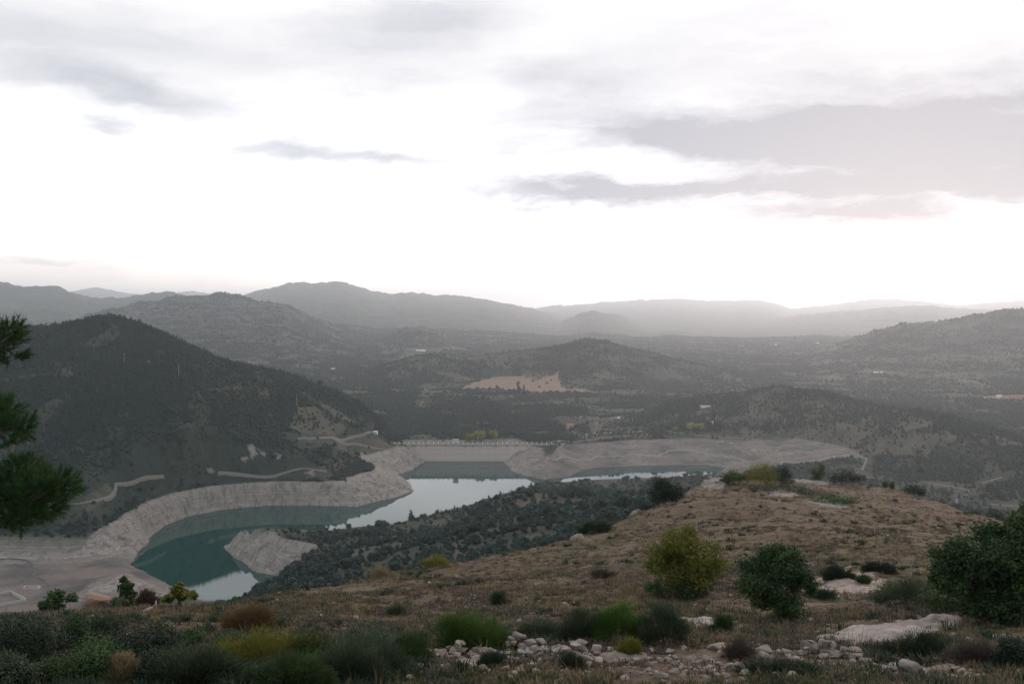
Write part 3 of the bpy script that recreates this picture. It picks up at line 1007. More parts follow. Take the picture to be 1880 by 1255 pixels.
fa = np.linspace(-0.95, 0.95, 540)
fd = np.exp(np.linspace(math.log(3.0), math.log(190.0), 430))
FA, FD = np.meshgrid(fa, fd)
FX = FA * FD
FZ = fgz(FX, FD)
fi = np.arange(FA.size).reshape(FA.shape)
fq = np.stack([fi[:-1, :-1], fi[:-1, 1:], fi[1:, 1:], fi[1:, :-1]], axis=2).reshape(-1, 4)
earthy = np.clip(0.15 + 0.5 * fbm(FX / 14, FD / 14, 3, 120) + 0.45 * sstep(FD, 45, 95) * sstep(FA, 0.05, 0.25), 0, 1)
o = np_obj("hilltop_ground", np.stack([FX, FD, FZ], axis=2).reshape(-1, 3), fq, M_TURF, attrs={'earth': earthy.reshape(-1)})
tag(o, kind='structure')
FPX, FPY = project(FX, FD, FZ)
SKY_A, SKY_Y = fa, FPY.min(axis=0)          # skyline of the near hill for culling what it hides


# ------------------------------------------------------------------ plants
def ico(sub):
    b = bmesh.new()
    bmesh.ops.create_icosphere(b, subdivisions=sub, radius=1.0)
    V = np.array([v.co[:] for v in b.verts])
    Fc = np.array([[v.index for v in f.verts] for f in b.faces])
    b.free()
    return V, Fc


def quads_at(P, U, W):
    """leaf quads centred on P spanned by U and W"""
    V = np.stack([P - U, P - W * 0.6, P + U, P + W * 0.6], axis=1).reshape(-1, 3)
    return V, np.arange(len(V)).reshape(-1, 4)


def rand_dir(n, rng):
    v = rng.normal(size=(n, 3))
    return v / np.linalg.norm(v, axis=1)[:, None]


def crown_mesh(name, seed, nleaf, leaf, mat, shape='round', lumps=9):
    """unit-size crown: lumpy cloud of leaf clumps round a dense heart, foot at z = 0"""
    rng = np.random.default_rng(seed)
    if shape == 'round':
        C = rand_dir(lumps, rng) * rng.uniform(0.3, 0.62, (lumps, 1)) * [1, 1, 0.75] + [0, 0, 0.62]
        rad = rng.uniform(0.32, 0.5, lumps)
        C = np.r_[C, [[0, 0, 0.5]]]
        rad = np.r_[rad, 0.6]
    elif shape == 'umbrella':
        C = np.c_[rng.uniform(-0.7, 0.7, lumps), rng.uniform(-0.7, 0.7, lumps), rng.uniform(1.15, 1.45, lumps)]
        rad = rng.uniform(0.25, 0.4, lumps)
    else:
        tt = np.linspace(0.05, 1.0, lumps)
        w = (1 - tt) * 0.42 + 0.08
        C = np.c_[rng.normal(0, 0.12, lumps), rng.normal(0, 0.12, lumps), 0.15 + tt * 1.9]
        rad = w + 0.05
    i = rng.choice(len(C), nleaf, p=rad ** 2 / (rad ** 2).sum())
    d = rand_dir(nleaf, rng)
    P = C[i] + d * (rad[i] * rng.uniform(0.75, 1.1, nleaf))[:, None]
    P[:, 2] = np.abs(P[:, 2])
    nrm = d + 0.6 * rand_dir(nleaf, rng)
    U = np.cross(nrm, rand_dir(nleaf, rng))
    U /= np.linalg.norm(U, axis=1)[:, None] + 1e-9
    W = np.cross(U, nrm)
    W /= np.linalg.norm(W, axis=1)[:, None] + 1e-9
    s = leaf * rng.uniform(0.6, 1.3, (nleaf, 1))
    V, Fc = quads_at(P, U * s, W * s)
    tint = np.clip(rng.random(len(C))[i] * 0.6 + rng.random(nleaf) * 0.4, 0, 1)
    iv, iF = ico(1)
    Vs, Ts, Fs = [V], [np.repeat(tint, 4)], [Fc]
    off = len(V)
    for c, r in zip(C, rad):
        vv = iv * r * 0.8 + c
        vv[:, 2] = np.maximum(vv[:, 2], 0)
        Vs.append(vv)
        Ts.append(np.full(len(vv), 0.25))
        Fs.append(np.c_[iF, iF[:, 2]] + off)
        off += len(vv)
    V = np.concatenate(Vs)
    Fc = np.concatenate(Fs)
    # triangles are kept as triangles
    me = bpy.data.meshes.new(name)
    me.from_pydata(V.tolist(), [], [tuple(f) if f[2] != f[3] else tuple(f[:3]) for f in Fc.tolist()])
    me.materials.append(mat)
    at = me.attributes.new('tint', 'FLOAT', 'POINT')
    at.data.foreach_set('value', np.concatenate(Ts).astype(np.float32))
    me.update()
    return me


def scatter(name, P, scl, rot, src, kind='stuff', tilt=None):
    """one object whose points carry instances of the source object's mesh"""
    me = bpy.data.meshes.new(name)
    me.vertices.add(len(P))
    me.vertices.foreach_set('co', np.ascontiguousarray(P, np.float32).ravel())
    S = np.asarray(scl, np.float32)
    if S.ndim == 1:
        S = np.repeat(S[:, None], 3, axis=1)
    E = np.zeros((len(P), 3), np.float32)
    E[:, 2] = rot
    if tilt is not None:
        E[:, :2] = tilt
    for nm, arr in (('scl', S), ('eul', E)):
        at = me.attributes.new(nm, 'FLOAT_VECTOR', 'POINT')
        at.data.foreach_set('vector', np.ascontiguousarray(arr).ravel())
    me.update()
    o = link(bpy.data.objects.new(name, me))
    ng = bpy.data.node_groups.new(name, 'GeometryNodeTree')
    ng.interface.new_socket('Geometry', in_out='INPUT', socket_type='NodeSocketGeometry')
    ng.interface.new_socket('Geometry', in_out='OUTPUT', socket_type='NodeSocketGeometry')
    gi_, go_ = ng.nodes.new('NodeGroupInput'), ng.nodes.new('NodeGroupOutput')
    ip = ng.nodes.new('GeometryNodeInstanceOnPoints')
    oi = ng.nodes.new('GeometryNodeObjectInfo')
    oi.inputs['Object'].default_value = src
    oi.inputs['As Instance'].default_value = True
    at = []
    for nm in ('scl', 'eul'):
        na = ng.nodes.new('GeometryNodeInputNamedAttribute')
        na.data_type = 'FLOAT_VECTOR'
        na.inputs['Name'].default_value = nm
        at.append(na.outputs['Attribute'])
    er = ng.nodes.new('FunctionNodeEulerToRotation')
    ng.links.new(at[1], er.inputs[0])
    ng.links.new(gi_.outputs[0], ip.inputs['Points'])
    ng.links.new(oi.outputs['Geometry'], ip.inputs['Instance'])
    ng.links.new(at[0], ip.inputs['Scale'])
    ng.links.new(er.outputs[0], ip.inputs['Rotation'])
    ng.links.new(ip.outputs[0], go_.inputs[0])
    md = o.modifiers.new('scatter', 'NODES')
    md.node_group = ng
    tag(o, kind=kind)
    return o


# visibility of the land from the overlook (with a margin for standing a step aside)
SL = (Z2 - CAMZ) / D2
RUN = np.maximum.accumulate(SL, axis=0)


def lookup(arr, a, D):
    i = np.clip(np.round((a - GA[0]) / (GA[1] - GA[0])).astype(int), 0, NA - 1)
    j = np.clip(np.round(np.interp(D, GD, GJ)).astype(int), 0, ND - 1)
    return arr[j, i]


def seen(a, D, z, h, margin=0.004):
    ok = (z + h - CAMZ) / D > lookup(RUN, a, D * 0.985) - margin
    px, py = project(a * D, D, z + h)
    return ok & (py < np.interp(a, SKY_A, SKY_Y) + 30)


# scrub oaks on the spur: counted one by one, the smallest remainder as one mass
OAKS = [crown_mesh("holm_oak", 300 + i, 520, 0.115, M_OAK) for i in range(6)]
cell = 6.3
gxx, gyy = np.meshgrid(np.arange(-380, 420, cell), np.arange(330, 1010, cell))
sx = gxx.ravel() + R.uniform(-3.8, 3.8, gxx.size)
sy = gyy.ravel() + R.uniform(-3.8, 3.8, gxx.size)
sa = sx / sy
sz = zmid(sa, sy)
dens = 0.95 + 1.2 * fbm(sx / 60, sy / 60, 3, 200)
own_s = lookup(owner, sa, sy)
sok = (np.abs(sa) < 0.6) & (own_s == 3) & (lookup(bare, sa, sy) < 0.4) & (R.random(sx.size) < dens) & (sz > 20) & seen(sa, sy, sz, 5, 0.006)
sx, sy, sz, sa = sx[sok], sy[sok], sz[sok], sa[sok]
sr = np.clip(np.exp(R.normal(0.86, 0.36, len(sx))), 1.0, 5.2) * (0.85 + 0.5 * np.clip(fbm(sx / 40, sy / 40, 2, 205), -0.4, 1))
vis_s = seen(sa, sy, sz, sr * 1.2, 0.0)
order = np.argsort(-(sr / sy) * np.where(vis_s, 1, 0.3))
N_IND = 285
for q in order[:N_IND]:
    o = link(bpy.data.objects.new("holm_oak", OAKS[int(R.integers(6))]))
    o.location = (sx[q], sy[q], sz[q] - 0.25)
    o.scale = (sr[q] * R.uniform(0.9, 1.25), sr[q] * R.uniform(0.9, 1.25), sr[q] * R.uniform(0.8, 1.15))
    o.rotation_euler = (0, 0, R.uniform(0, 6.28))
    tag(o, "dark rounded scrub oak on the spur between the near hill and the reservoir", "tree", "scrub oaks on the spur above the reservoir")
rest = order[N_IND:]
OAK_SRC = next(o for o in COL.objects if o.name.startswith("holm_oak"))
if len(rest):
    scatter("oak_scrub", np.c_[sx, sy, sz - 0.2][rest], sr[rest], R.uniform(0, 6.28, len(rest)), OAK_SRC)

# lone trees on the crest of the spur
def small_tree(name, loc, h, r, seed, label, cat, mat, shape='round', group=None, trunk=0.35):
    root = empty(name, loc, label, cat, group)
    mb = MB()
    mb.tube([(0, 0, -0.5), (0.1 * h * 0.2, 0, h * trunk), (0, 0.02 * h, h * 0.75)], [0.05 * h * 0.6, 0.04 * h * 0.6, 0.02 * h], 6)
    mb.build("trunk", M_BARK, root)
    me = crown_mesh("crown", seed, 420, 0.13, mat, shape)
    c = link(bpy.data.objects.new("crown", me), root)
    if shape == 'umbrella':
        c.scale = (r, r, h / 1.75)
    elif shape == 'cone':
        c.scale = (r / 0.45, r / 0.45, h / 2.1)
    else:
        c.scale = (r, r, (h - h * trunk * 0.6) / 1.25)
        c.location = (0, 0, h * trunk * 0.6)
    return root


def on_spur(px, py):
    a, s = ray(px, py)
    d = np.linspace(400, 1000, 1200)
    z = zmid(np.full(len(d), a), d)
    k = int(np.argmin(CAMZ + s * d - z))
    return Vector((a * d[k], d[k], float(z[k]) - 0.3))


small_tree("stone_pine", on_spur(757, 946), 6.5, 2.6, 400, "lone small tree with thin trunk against the bright water", "tree", M_OAK, 'umbrella')
small_tree("holm_oak_tree", on_spur(863, 912), 6.5, 4.0, 401, "lone round dark oak standing out against the bright water", "tree", M_OAK)

# woods beyond: one mass per kind, every tree a real clump
PINE_ME = [crown_mesh("pine_crown", 320 + i, 150, 0.2, M_PINEW, 'cone', 6) for i in range(1)]
OAK_FAR = crown_mesh("oak_crown", 330, 130, 0.23, M_OAK, 'round', 6)


def candidates(n, d0, d1, amax=0.62):
    u = R.random(n)
    D = np.sqrt(d0 * d0 + u * (d1 * d1 - d0 * d0))
    a = R.uniform(-amax, amax, n)
    return a, D


def wood(n, d0, d1, r0, r1, thresh):
    a, D = candidates(n, d0, d1)
    z = zmid(a, D)
    g = lookup(green, a, D)
    x = a * D
    p = np.clip((g - thresh) * 1.3 + 0.42 + 0.75 * fbm(x / 90, D / 90, 4, 220) + 0.35 * fbm(x / 420, D / 420, 2, 222), 0.08, 1)
    p = np.where((lookup(owner, a, D) == 1), np.clip(p + 0.2, 0.12, 1) * (1 - 0.7 * sstep(lookup(RIB, a, D), 0.55, 0.85)), p)
    p = p * (1 - 0.93 * lookup(clear, a, D)) * (1 - lookup(field, a, D))
    p = np.where(lookup(bare, a, D) > 0.3, 0, p)
    ok = (R.random(n) < p) & (z > 2) & (lookup(owner, a, D) != 3)
    a, D, z = a[ok], D[ok], z[ok]
    ok = seen(a, D, z, 6)
    a, D, z = a[ok], D[ok], z[ok]
    r = R.uniform(r0, r1, len(a)) * np.exp(R.normal(-0.05, 0.28, len(a)))
    return np.c_[a * D, D, z - 0.3], r


pine_src = small_tree("pine", hit(420, 690, 1400) - Vector((0, 0, .3)), 13, 3.2, 402, "tall dark pine on the brown knoll of the wooded hillside left of the dam", "tree", M_PINEW, 'cone')
P_SRC = link(bpy.data.objects.new("pine_tree", PINE_ME[0]))
P_SRC.location = hit(1215, 722, 1500)
P_SRC.scale = (4, 4, 4)
tag(P_SRC, "dark conical pine on the slope right of the valley", "tree")
O_SRC = link(bpy.data.objects.new("oak_tree", OAK_FAR))
O_SRC.location = hit(1526, 700, 1500) - Vector((0, 0, 1))
O_SRC.scale = (5.5, 5.5, 5.5)
tag(O_SRC, "dark oak standing proud on the crest of the right hand hill", "tree")
for d0, d1, n, r0, r1, th in ((950, 2600, 360000, 1.4, 3.0, 0.40), (2600, 4600, 260000, 2.0, 3.8, 0.40), (4600, 7500, 170000, 3.2, 5.6, 0.40)):
    P, r = wood(n, d0, d1, r0, r1, th)
    xx, yy = P[:, 0], P[:, 1]
    conif = fbm(xx / 500, yy / 500, 3, 230) + 0.25 * R.normal(size=len(xx)) > (0.12 if d0 < 2000 else 0.55 if d0 < 4000 else 9)
    rot = R.uniform(0, 6.28, len(xx))
    S = np.c_[r * R.uniform(0.85, 1.3, len(r)), r * R.uniform(0.85, 1.3, len(r)), r * R.uniform(0.75, 1.2, len(r))]
    scatter("oak_wood", P[~conif], S[~conif], rot[~conif], O_SRC)
    scatter("pine_wood", P[conif], S[conif] * [1.25, 1.25, 0.9], rot[conif], P_SRC)
    print("wood", d0, len(P))
print("spur shrubs", len(order))

# ------------------------------------------------------------------ dam
DX0, DX1, DY = -186.0, 74.0, 1634.0
def dam_mat():
    m, t, b = new_mat("dam_concrete", 0.9, 0.15)
    geo = t.node('ShaderNodeNewGeometry')
    sep = t.node('ShaderNodeSeparateXYZ')
    t.l.new(geo.outputs['Position'], sep.inputs[0])
    x, y, z = sep.outputs
    streak = t.noise(t.xyz(t.math('MULTIPLY', x, 0.35), 0.0, t.math('MULTIPLY', z, 0.02)), 1.0, 4, 0.7)
    band = t.noise(t.xyz(0.0, 0.0, t.math('ADD', z, t.math('MULTIPLY', streak, 1.0))), 0.55, 3, 0.7)
    col = t.mix(t.ramp(band, 0.38, 0.62), (0.46, 0.36, 0.32), (0.64, 0.53, 0.48))
    top = t.math('MULTIPLY', t.ramp(z, 21.0, 26.5), t.ramp(streak, 0.48, 0.62))
    col = t.mix(t.math('MULTIPLY', top, 0.75), col, (0.13, 0.115, 0.105))
    col = t.mix(t.math('MULTIPLY', t.ramp(streak, 0.5, 0.7), 0.25), col, (0.24, 0.18, 0.16))
    t.l.new(col, b.inputs['Base Color'])
    return m


M_DAM = dam_mat()
dam = empty("dam", ((DX0 + DX1) / 2, DY, 0), "long straight concrete gravity dam with a walkway, stained pink by old water lines", "dam")
cx = (DX0 + DX1) / 2
prof = [(0, -6), (0, 0)]
for k in range(1, 7):
    zz = k * 4.2
    prof += [(0, zz - 0.16), (0.3, zz - 0.1), (0.3, zz + 0.1), (0, zz + 0.16)]
prof += [(0, 27.0), (6, 27.0), (6, 22), (24, -6)]
mb = MB(); mb.prism(prof, DX0 - cx, DX1 - cx); mb.build("wall", M_DAM, dam)
mb = MB(); mb.box(DX0 - cx - 14, DX1 - cx + 12, -1.2, 7.4, 27.003, 28.0); mb.build("walkway", M_CONC, dam)
mb = MB(); mb.box(DX0 - cx - 14, DX1 - cx + 12, -1.15, -0.85, 28.002, 29.0); mb.build("parapet", M_GREYW, dam)
mb = MB(); mb.box(DX0 - cx - 14, DX1 - cx + 12, 6.9, 7.2, 28.002, 29.0); mb.build("parapet", M_GREYW, dam)
mb = MB()
for k in range(64):
    xk = DX0 - cx + 3 + k * 4.05
    mb.box(xk - 0.45, xk + 0.45, -1.1, -0.002, 24.6 + 0.8 * ((k * 7) % 5) / 5, 26.998)
o = mb.build("corbels", M_GREYW, dam); o['kind'] = 'stuff'
post_me = None
for k in range(33):
    xk = DX0 - cx - 8 + k * 8.1
    if post_me is None:
        mb = MB()
        mb.box(-0.4, 0.4, -0.4, 0.4, 0, 1.5).box(-0.65, 0.65, -0.65, 0.65, 1.502, 2.5)
        o = mb.build("post", M_WHITE, dam); post_me = o.data
    else:
        o = link(bpy.data.objects.new("post", post_me), dam)
    o.location = (xk, -0.98, 29.003)
gh = MB(); gx = -93.0 - cx
gh.box(gx - 3.2, gx + 3.2, 0.6, 6.2, 28.004, 31.6)
gate = gh.build("gatehouse_base", M_GREYW, dam)
mb = MB(); mb.box(gx - 4.4, gx + 4.4, -0.4, 6.8, 31.603, 35.4); tower = mb.build("gatehouse", M_WHITE, dam)
mb = MB(); mb.box(gx - 4.8, gx + 4.8, -0.8, 7.2, 35.403, 36.0); mb.build("roof", M_GREYW, tower)
for k in (-1, 0, 1):
    mb = MB(); mb.box(gx + k * 2.6 - 0.8, gx + k * 2.6 + 0.8, -0.46, -0.403, 32.8, 34.6); mb.build("window", M_DARKG, tower)
mb = MB()
for k in range(4):
    mb.box(gx + 8 + k * 9, gx + 9 + k * 9, -0.8, 6.6, 24.0, 26.997)
mb.box(gx + 5.5, gx + 38, -0.6, -0.004, 25.0, 26.4)
mb.build("spillway_gates", M_METAL, dam)

# ------------------------------------------------------------------ buildings
def gable(w, d, h, rise, ov=0.4):
    mb = MB()
    hw, hd = w / 2 + ov, d / 2 + ov
    P = [(-hd, h - ov * rise / hd), (0, h + rise), (hd, h - ov * rise / hd), (hd, h + 0.25 - ov * rise / hd), (0, h + rise + 0.28), (-hd, h + 0.25 - ov * rise / hd)]
    mb.prism(P, -hw, hw)
    return mb


def house(name, label, cat, p, w, d, h, rise, wall, roof, rz=0.0, nwin=3, storeys=1, group=None, chim=True, door=True):
    root = empty(name, p, label, cat, group, rz)
    mb = MB(); mb.box(-w / 2, w / 2, -d / 2, d / 2, -2.5, h)
    wl = mb.build("wall", wall, root)
    if rise > 0:
        rf = gable(w, d, h + 0.02, rise).build("roof", roof, root)
        mb = MB(); mb.prism([(-d / 2, h), (0, h + rise - 0.05), (d / 2, h)], -w / 2, -w / 2 + 0.3); mb.prism([(-d / 2, h), (0, h + rise - 0.05), (d / 2, h)], w / 2 - 0.3, w / 2)
        mb.build("gable", wall, root)
    else:
        mb = MB(); mb.box(-w / 2 - 0.3, w / 2 + 0.3, -d / 2 - 0.3, d / 2 + 0.3, h + 0.003, h + 0.35)
        rf = mb.build("roof", roof, root)
    if chim:
        mb = MB(); mb.box(w * 0.25 - 0.4, w * 0.25 + 0.4, -0.4, 0.4, h + max(rise, 0.3) * 0.6, h + rise + 1.2); mb.build("chimney", wall, rf)
    for s_ in range(storeys):
        for k in range(nwin):
            xk = (k + 0.5) / nwin * w - w / 2
            zb_ = s_ * h / storeys + h / storeys * 0.35
            if door and s_ == 0 and k == nwin // 2:
                mb = MB(); mb.box(xk - 0.6, xk + 0.6, -d / 2 - 0.05, -d / 2 - 0.003, 0, min(2.1, h * 0.8)); mb.build("door", M_WOOD, root)
                continue
            mb = MB(); mb.box(xk - 0.65, xk + 0.65, -d / 2 - 0.06, -d / 2 - 0.003, zb_, zb_ + min(1.4, h * 0.4)); wf = mb.build("window", M_GREYW, root)
            mb = MB(); mb.box(xk - 0.5, xk + 0.5, -d / 2 - 0.1, -d / 2 - 0.063, zb_ + 0.12, zb_ + min(1.4, h * 0.4) - 0.12); mb.build("pane", M_DARKG, wf)
    return root


house("farmhouse", "ochre two storey house with orange tiled roof among trees right of the dam", "house", hit(1047, 786, 1500), 14, 9, 7, 2.2, M_OCHRE, M_TILE, -0.35, 3, 2)
house("shed", "long low dark roofed shed on the bare terrace above the orange roofed house", "shed", hit(1128, 769, 1500), 12, 6, 3, 0, M_GREYW, M_METAL, 0.05, 3, 1, None, False, False)
house("white_hut", "small white cube building at the right end of the terrace shed", "hut", hit(1136, 769, 1500), 5, 5, 4.5, 0, M_WHITE, M_WHITE, 0.05, 1, 1, None, False, False)
house("long_shed", "long low white shed among trees below the right hand hill", "shed", hit(1295, 747, 1500), 20, 7, 3, 0, M_WHITE, M_GREYW, 0.0, 5, 1, None, False)
house("villa", "small pale house between cypresses right of the yellow trees", "house", hit(1307, 779, 1500), 7, 6, 5, 1.4, M_WHITE, M_TILE, 0.3, 2, 1)
house("road_house", "tiny white roadside building at the bend on the hill left of the dam", "house", hit(689, 795, 1300), 7, 5, 3.5, 0, M_WHITE, M_WHITE, -0.2, 2, 1, None, False)
house("ruin", "long roofless pinkish ruin in the woods behind the dam", "ruin", hit(885, 778, 1700), 26, 7, 2.6, 0, M_BRICK, M_GREYW, -0.08, 5, 1, None, False, False)
house("cabin", "tiny white cabin on the wooded slope behind the dam", "cabin", hit(823, 764, 1700), 8, 5, 3, 0, M_WHITE, M_WHITE, 0.2, 2, 1, None, False, False)
house("hill_hut", "small white hut below the poles on the wooded hillside at left", "hut", hit(270, 666, 1300), 7, 4, 2.4, 0, M_CONC, M_GREYW, 0.0, 2, 1, None, False, False)
house("far_white_house", "white cube house in the row at the far right edge of the plain", "house", hit(1834, 731, 2200), 12, 10, 8.5, 0, M_WHITE, M_WHITE, 0.1, 2, 2, None, False)
house("pale_house", "low pale house left of the white cube house at the far right", "house", hit(1821, 731, 2200), 18, 9, 6, 0, M_GREYW, M_TILE, 0.0, 4, 1, None, False)
house("ochre_shed", "ochre shed between the white cube house and the long brick block", "shed", hit(1846, 731, 2200), 18, 10, 7, 0, M_OCHRE, M_OCHRE, 0.0, 3, 1, None, False, False)
house("brick_block", "long raw brick block cut by the right edge of the view", "building", hit(1876, 732, 2200), 56, 10, 9, 0, M_BRICK, M_BRICK, 0.0, 12, 2, None, False, False)
house("far_cabin", "tiny white cabin left of the row of far right houses", "cabin", hit(1807, 731, 2200), 7, 5, 2.6, 0, M_WHITE, M_WHITE, 0.0, 2, 1, None, False, False)
house("far_shed", "pale long shed in the hazy fields below the right hand ridge", "shed", hit(1612, 684, 2600), 26, 9, 4, 0, M_WHITE, M_GREYW, 0.0, 5, 1, None, False, False)
house("valley_house", "pale house on the valley floor beyond the left hillside", "house", hit(612, 678, 2400), 18, 9, 5, 1.5, M_WHITE, M_TILE, 0.2, 3, 1)
house("hazy_shed", "long pale shed far up the hazy valley left of centre", "shed", hit(772, 644, 4000), 50, 14, 6, 0, M_WHITE, M_WHITE, 0.0, 6, 1, None, False, False)
for px, py, w in ((1425, 634, 24), (1500, 631, 22)):
    house("hill_farm", "pale farm on the hazy hill %s" % ("left of the long ridge at right" if px < 1450 else "at the foot of the long ridge at right"), "house", hit(px, py, 3600), w, 12, 6, 1.5, M_WHITE, M_TILE, 0.1, 3, 1)


def vehicle(name, label, p, rz, L_, H_, col, group):
    root = empty(name, p, label, name.split('_')[-1], group, rz)
    mb = MB()
    mb.prism([(-0.85, 0.35), (0.85, 0.35), (0.9, 0.6), (0.85, 0.95), (-0.85, 0.95), (-0.9, 0.6)], -L_ / 2, L_ / 2); mb.build("body", col, root)
    mb = MB()
    bv = mb.b
    q = [(-L_ * 0.42, 0.8, 0.952), (L_ * 0.25, 0.8, 0.952), (L_ * 0.12, 0.66, H_), (-L_ * 0.34, 0.66, H_)]
    A = [bv.verts.new(v) for v in q]; B = [bv.verts.new((x, -y, z)) for x, y, z in q]
    bv.faces.new(A); bv.faces.new(B[::-1])
    for i in range(4):
        bv.faces.new((A[i], B[i], B[(i + 1) % 4], A[(i + 1) % 4]))
    mb.build("cabin", M_DARKG, root)
    mb = MB(); mb.box(-L_ * 0.34, L_ * 0.12, -0.67, 0.67, H_ + 0.003, H_ + 0.06); mb.build("roof", col, root)
    for sx_ in (-L_ * 0.3, L_ * 0.3):
        for sy_ in (-0.8, 0.8):
            mb = MB(); mb.tube([(sx_, sy_ - 0.11, 0.33), (sx_, sy_ + 0.11, 0.33)], 0.33, 12); mb.build("wheel", M_METAL, root)
    return root


M_CARW = plain_mat("white_paint", (0.75, 0.75, 0.75), 0.35, 0.02, 1, 0.5)
M_CARD = plain_mat("dark_paint", (0.06, 0.06, 0.07), 0.35, 0.02, 1, 0.5)
vehicle("white_van", "white van parked at the right end of the dam", hit(1027, 811, 1500) + Vector((0, 0, 1.2)), 0.2, 5.5, 2.3, M_CARW, None)
vehicle("dark_car", "dark car beside the white van at the right end of the dam", hit(1019, 813, 1500) + Vector((0, 0, 1.0)), 1.2, 4.2, 1.5, M_CARD, None)
vehicle("white_van", "first white van parked by the shore road right of the dam", hit(1322, 812, 1400) + Vector((0, 0, 1.0)), 0.0, 6.0, 2.5, M_CARW, "vans parked by the shore road")
vehicle("white_car", "white car parked right of the vans by the shore road", hit(1342, 815, 1400) + Vector((0, 0, 1.0)), 0.4, 4.4, 1.6, M_CARW, None)
vehicle("grey_van", "greyish van just right of the first white van by the shore road", hit(1333, 813, 1400) + Vector((0, 0, 1.0)), 0.1, 6.0, 2.4, M_CONC, "vans parked by the shore road")

for (px, py), lb in (((228, 668), "utility pole beside the white hut on the left hillside"), ((328, 690), "utility pole in the middle of the dark left hillside"), ((545, 744), "utility pole on the brown clearing left of the dam")):
    root = empty("utility_pole", hit(px, py, 1300), lb, "pole", "utility poles on the left hillside")
    mb = MB(); mb.tube([(0, 0, -1), (0, 0, 17)], [0.32, 0.2], 8); mb.build("pole", M_CONC, root)
    mb = MB(); mb.box(-1.6, 1.6, -0.12, 0.12, 15.4, 15.7); mb.build("crossarm", M_METAL, root)

# ruined walls standing on the drained bed
for (px, py), w, d, rz, lb in (((58, 1080), 13, 6, 0.05, "low ruined rectangle of pale walls on the drained reservoir bed"), ((10, 1100), 34, 22, -0.75, "large sunken wall enclosure on the drained bed at the left edge")):
    root = empty("ruined_wall", hit(px, py, 700), lb, "ruin", None, rz)
    for x0_, x1_, y0_, y1_, h_ in ((-w / 2, w / 2, -d / 2, -d / 2 + 0.8, 1.2), (-w / 2, w / 2, d / 2 - 0.8, d / 2, 2.0), (-w / 2, -w / 2 + 0.8, -d / 2 + 0.803, d / 2 - 0.803, 2.4), (w / 2 - 0.8, w / 2, -d / 2 + 0.803, d / 2 - 0.803, 1.8)):
        mb = MB(); mb.box(x0_, x1_, y0_, y1_, -1.5, h_); mb.build("wall", M_CONC, root)

# ------------------------------------------------------------------ single trees in the valley
M_YELLOW = leaf_mat("autumn_poplar_leaves", (0.12, 0.14, 0.03), (0.32, 0.32, 0.08), 0.3)
M_LIME = leaf_mat("lime_green_leaves", (0.15, 0.16, 0.04), (0.38, 0.37, 0.11), 0.3)
for px, py, h, r, lb in ((862, 812, 15, 11, "broad yellow green poplar just behind the middle of the dam"), (882, 812, 19, 13, "tallest yellow green poplar behind the dam"),
                         (906, 808, 17, 10, "olive green poplar right of the yellow poplars behind the dam"), (860, 816, 7, 5, "small orange tinged tree peeping over the dam walkway")):
    small_tree("poplar", hit(px, py, 1660), h, r, 410 + px, lb, "tree", M_YELLOW, group="poplars behind the dam")
for px, py, h, r, lb in ((1266, 790, 14, 9, "left of the two pale lime green trees by the shore road"), (1283, 791, 16, 13, "larger right hand pale lime green tree by the shore road"),
                         (1240, 792, 9, 7, "low olive yellow tree left of the lime green pair")):
    small_tree("weeping_tree", hit(px, py, 1500), h, r, 430 + px, lb, "tree", M_LIME, group="pale trees by the shore road")
for px, py, h, lb in ((1302, 792, 21, "cypress left of the pale house by the shore road"), (1312, 791, 24, "tallest cypress in front of the pale house by the shore road"), (1322, 791, 18, "cypress right of the pale house by the shore road")):
    small_tree("cypress", hit(px, py, 1500), h, 2.6, 450 + px, lb, "tree", M_PINEW, 'cone', group="cypresses by the shore road")
for px, py, h, lb in ((951, 724, 34, "tall dark cypress below the left part of the red field"), (962, 724, 28, "shorter dark cypress below the middle of the red field")):
    small_tree("cypress", hit(px, py, 2200), h, 5, 470 + px, lb, "tree", M_PINEW, 'cone', group="cypresses below the red field")
for i, (px, py, r) in enumerate(((952, 706, 7), (978, 701, 5), (1004, 706, 6), (990, 712, 5), (912, 711, 5), (1012, 699, 4))):
    small_tree("field_tree", hit(px, py, 2500), r * 1.5, r, 490 + i, "dark round tree standing alone in the red ploughed field", "tree", M_OAK, group="trees in the red field")

# ------------------------------------------------------------------ haze
HAZE_DENSITY = 4.8e-5
hb = MB(); hb.box(-48500, 48500, -48500, 48500, -60, 700)
hm = bpy.data.materials.new("haze")
hm.use_nodes = True
ht = NT(hm.node_tree)
ht.n.remove(ht.n['Principled BSDF'])
pv = ht.node('ShaderNodeVolumePrincipled')
pv.inputs['Color'].default_value = (0.88, 0.94, 1.0, 1)
pv.inputs['Density'].default_value = HAZE_DENSITY
pv.inputs['Anisotropy'].default_value = 0.62
ht.l.new(pv.outputs[0], ht.n['Material Output'].inputs['Volume'])
tag(hb.build("haze", hm), kind='stuff')

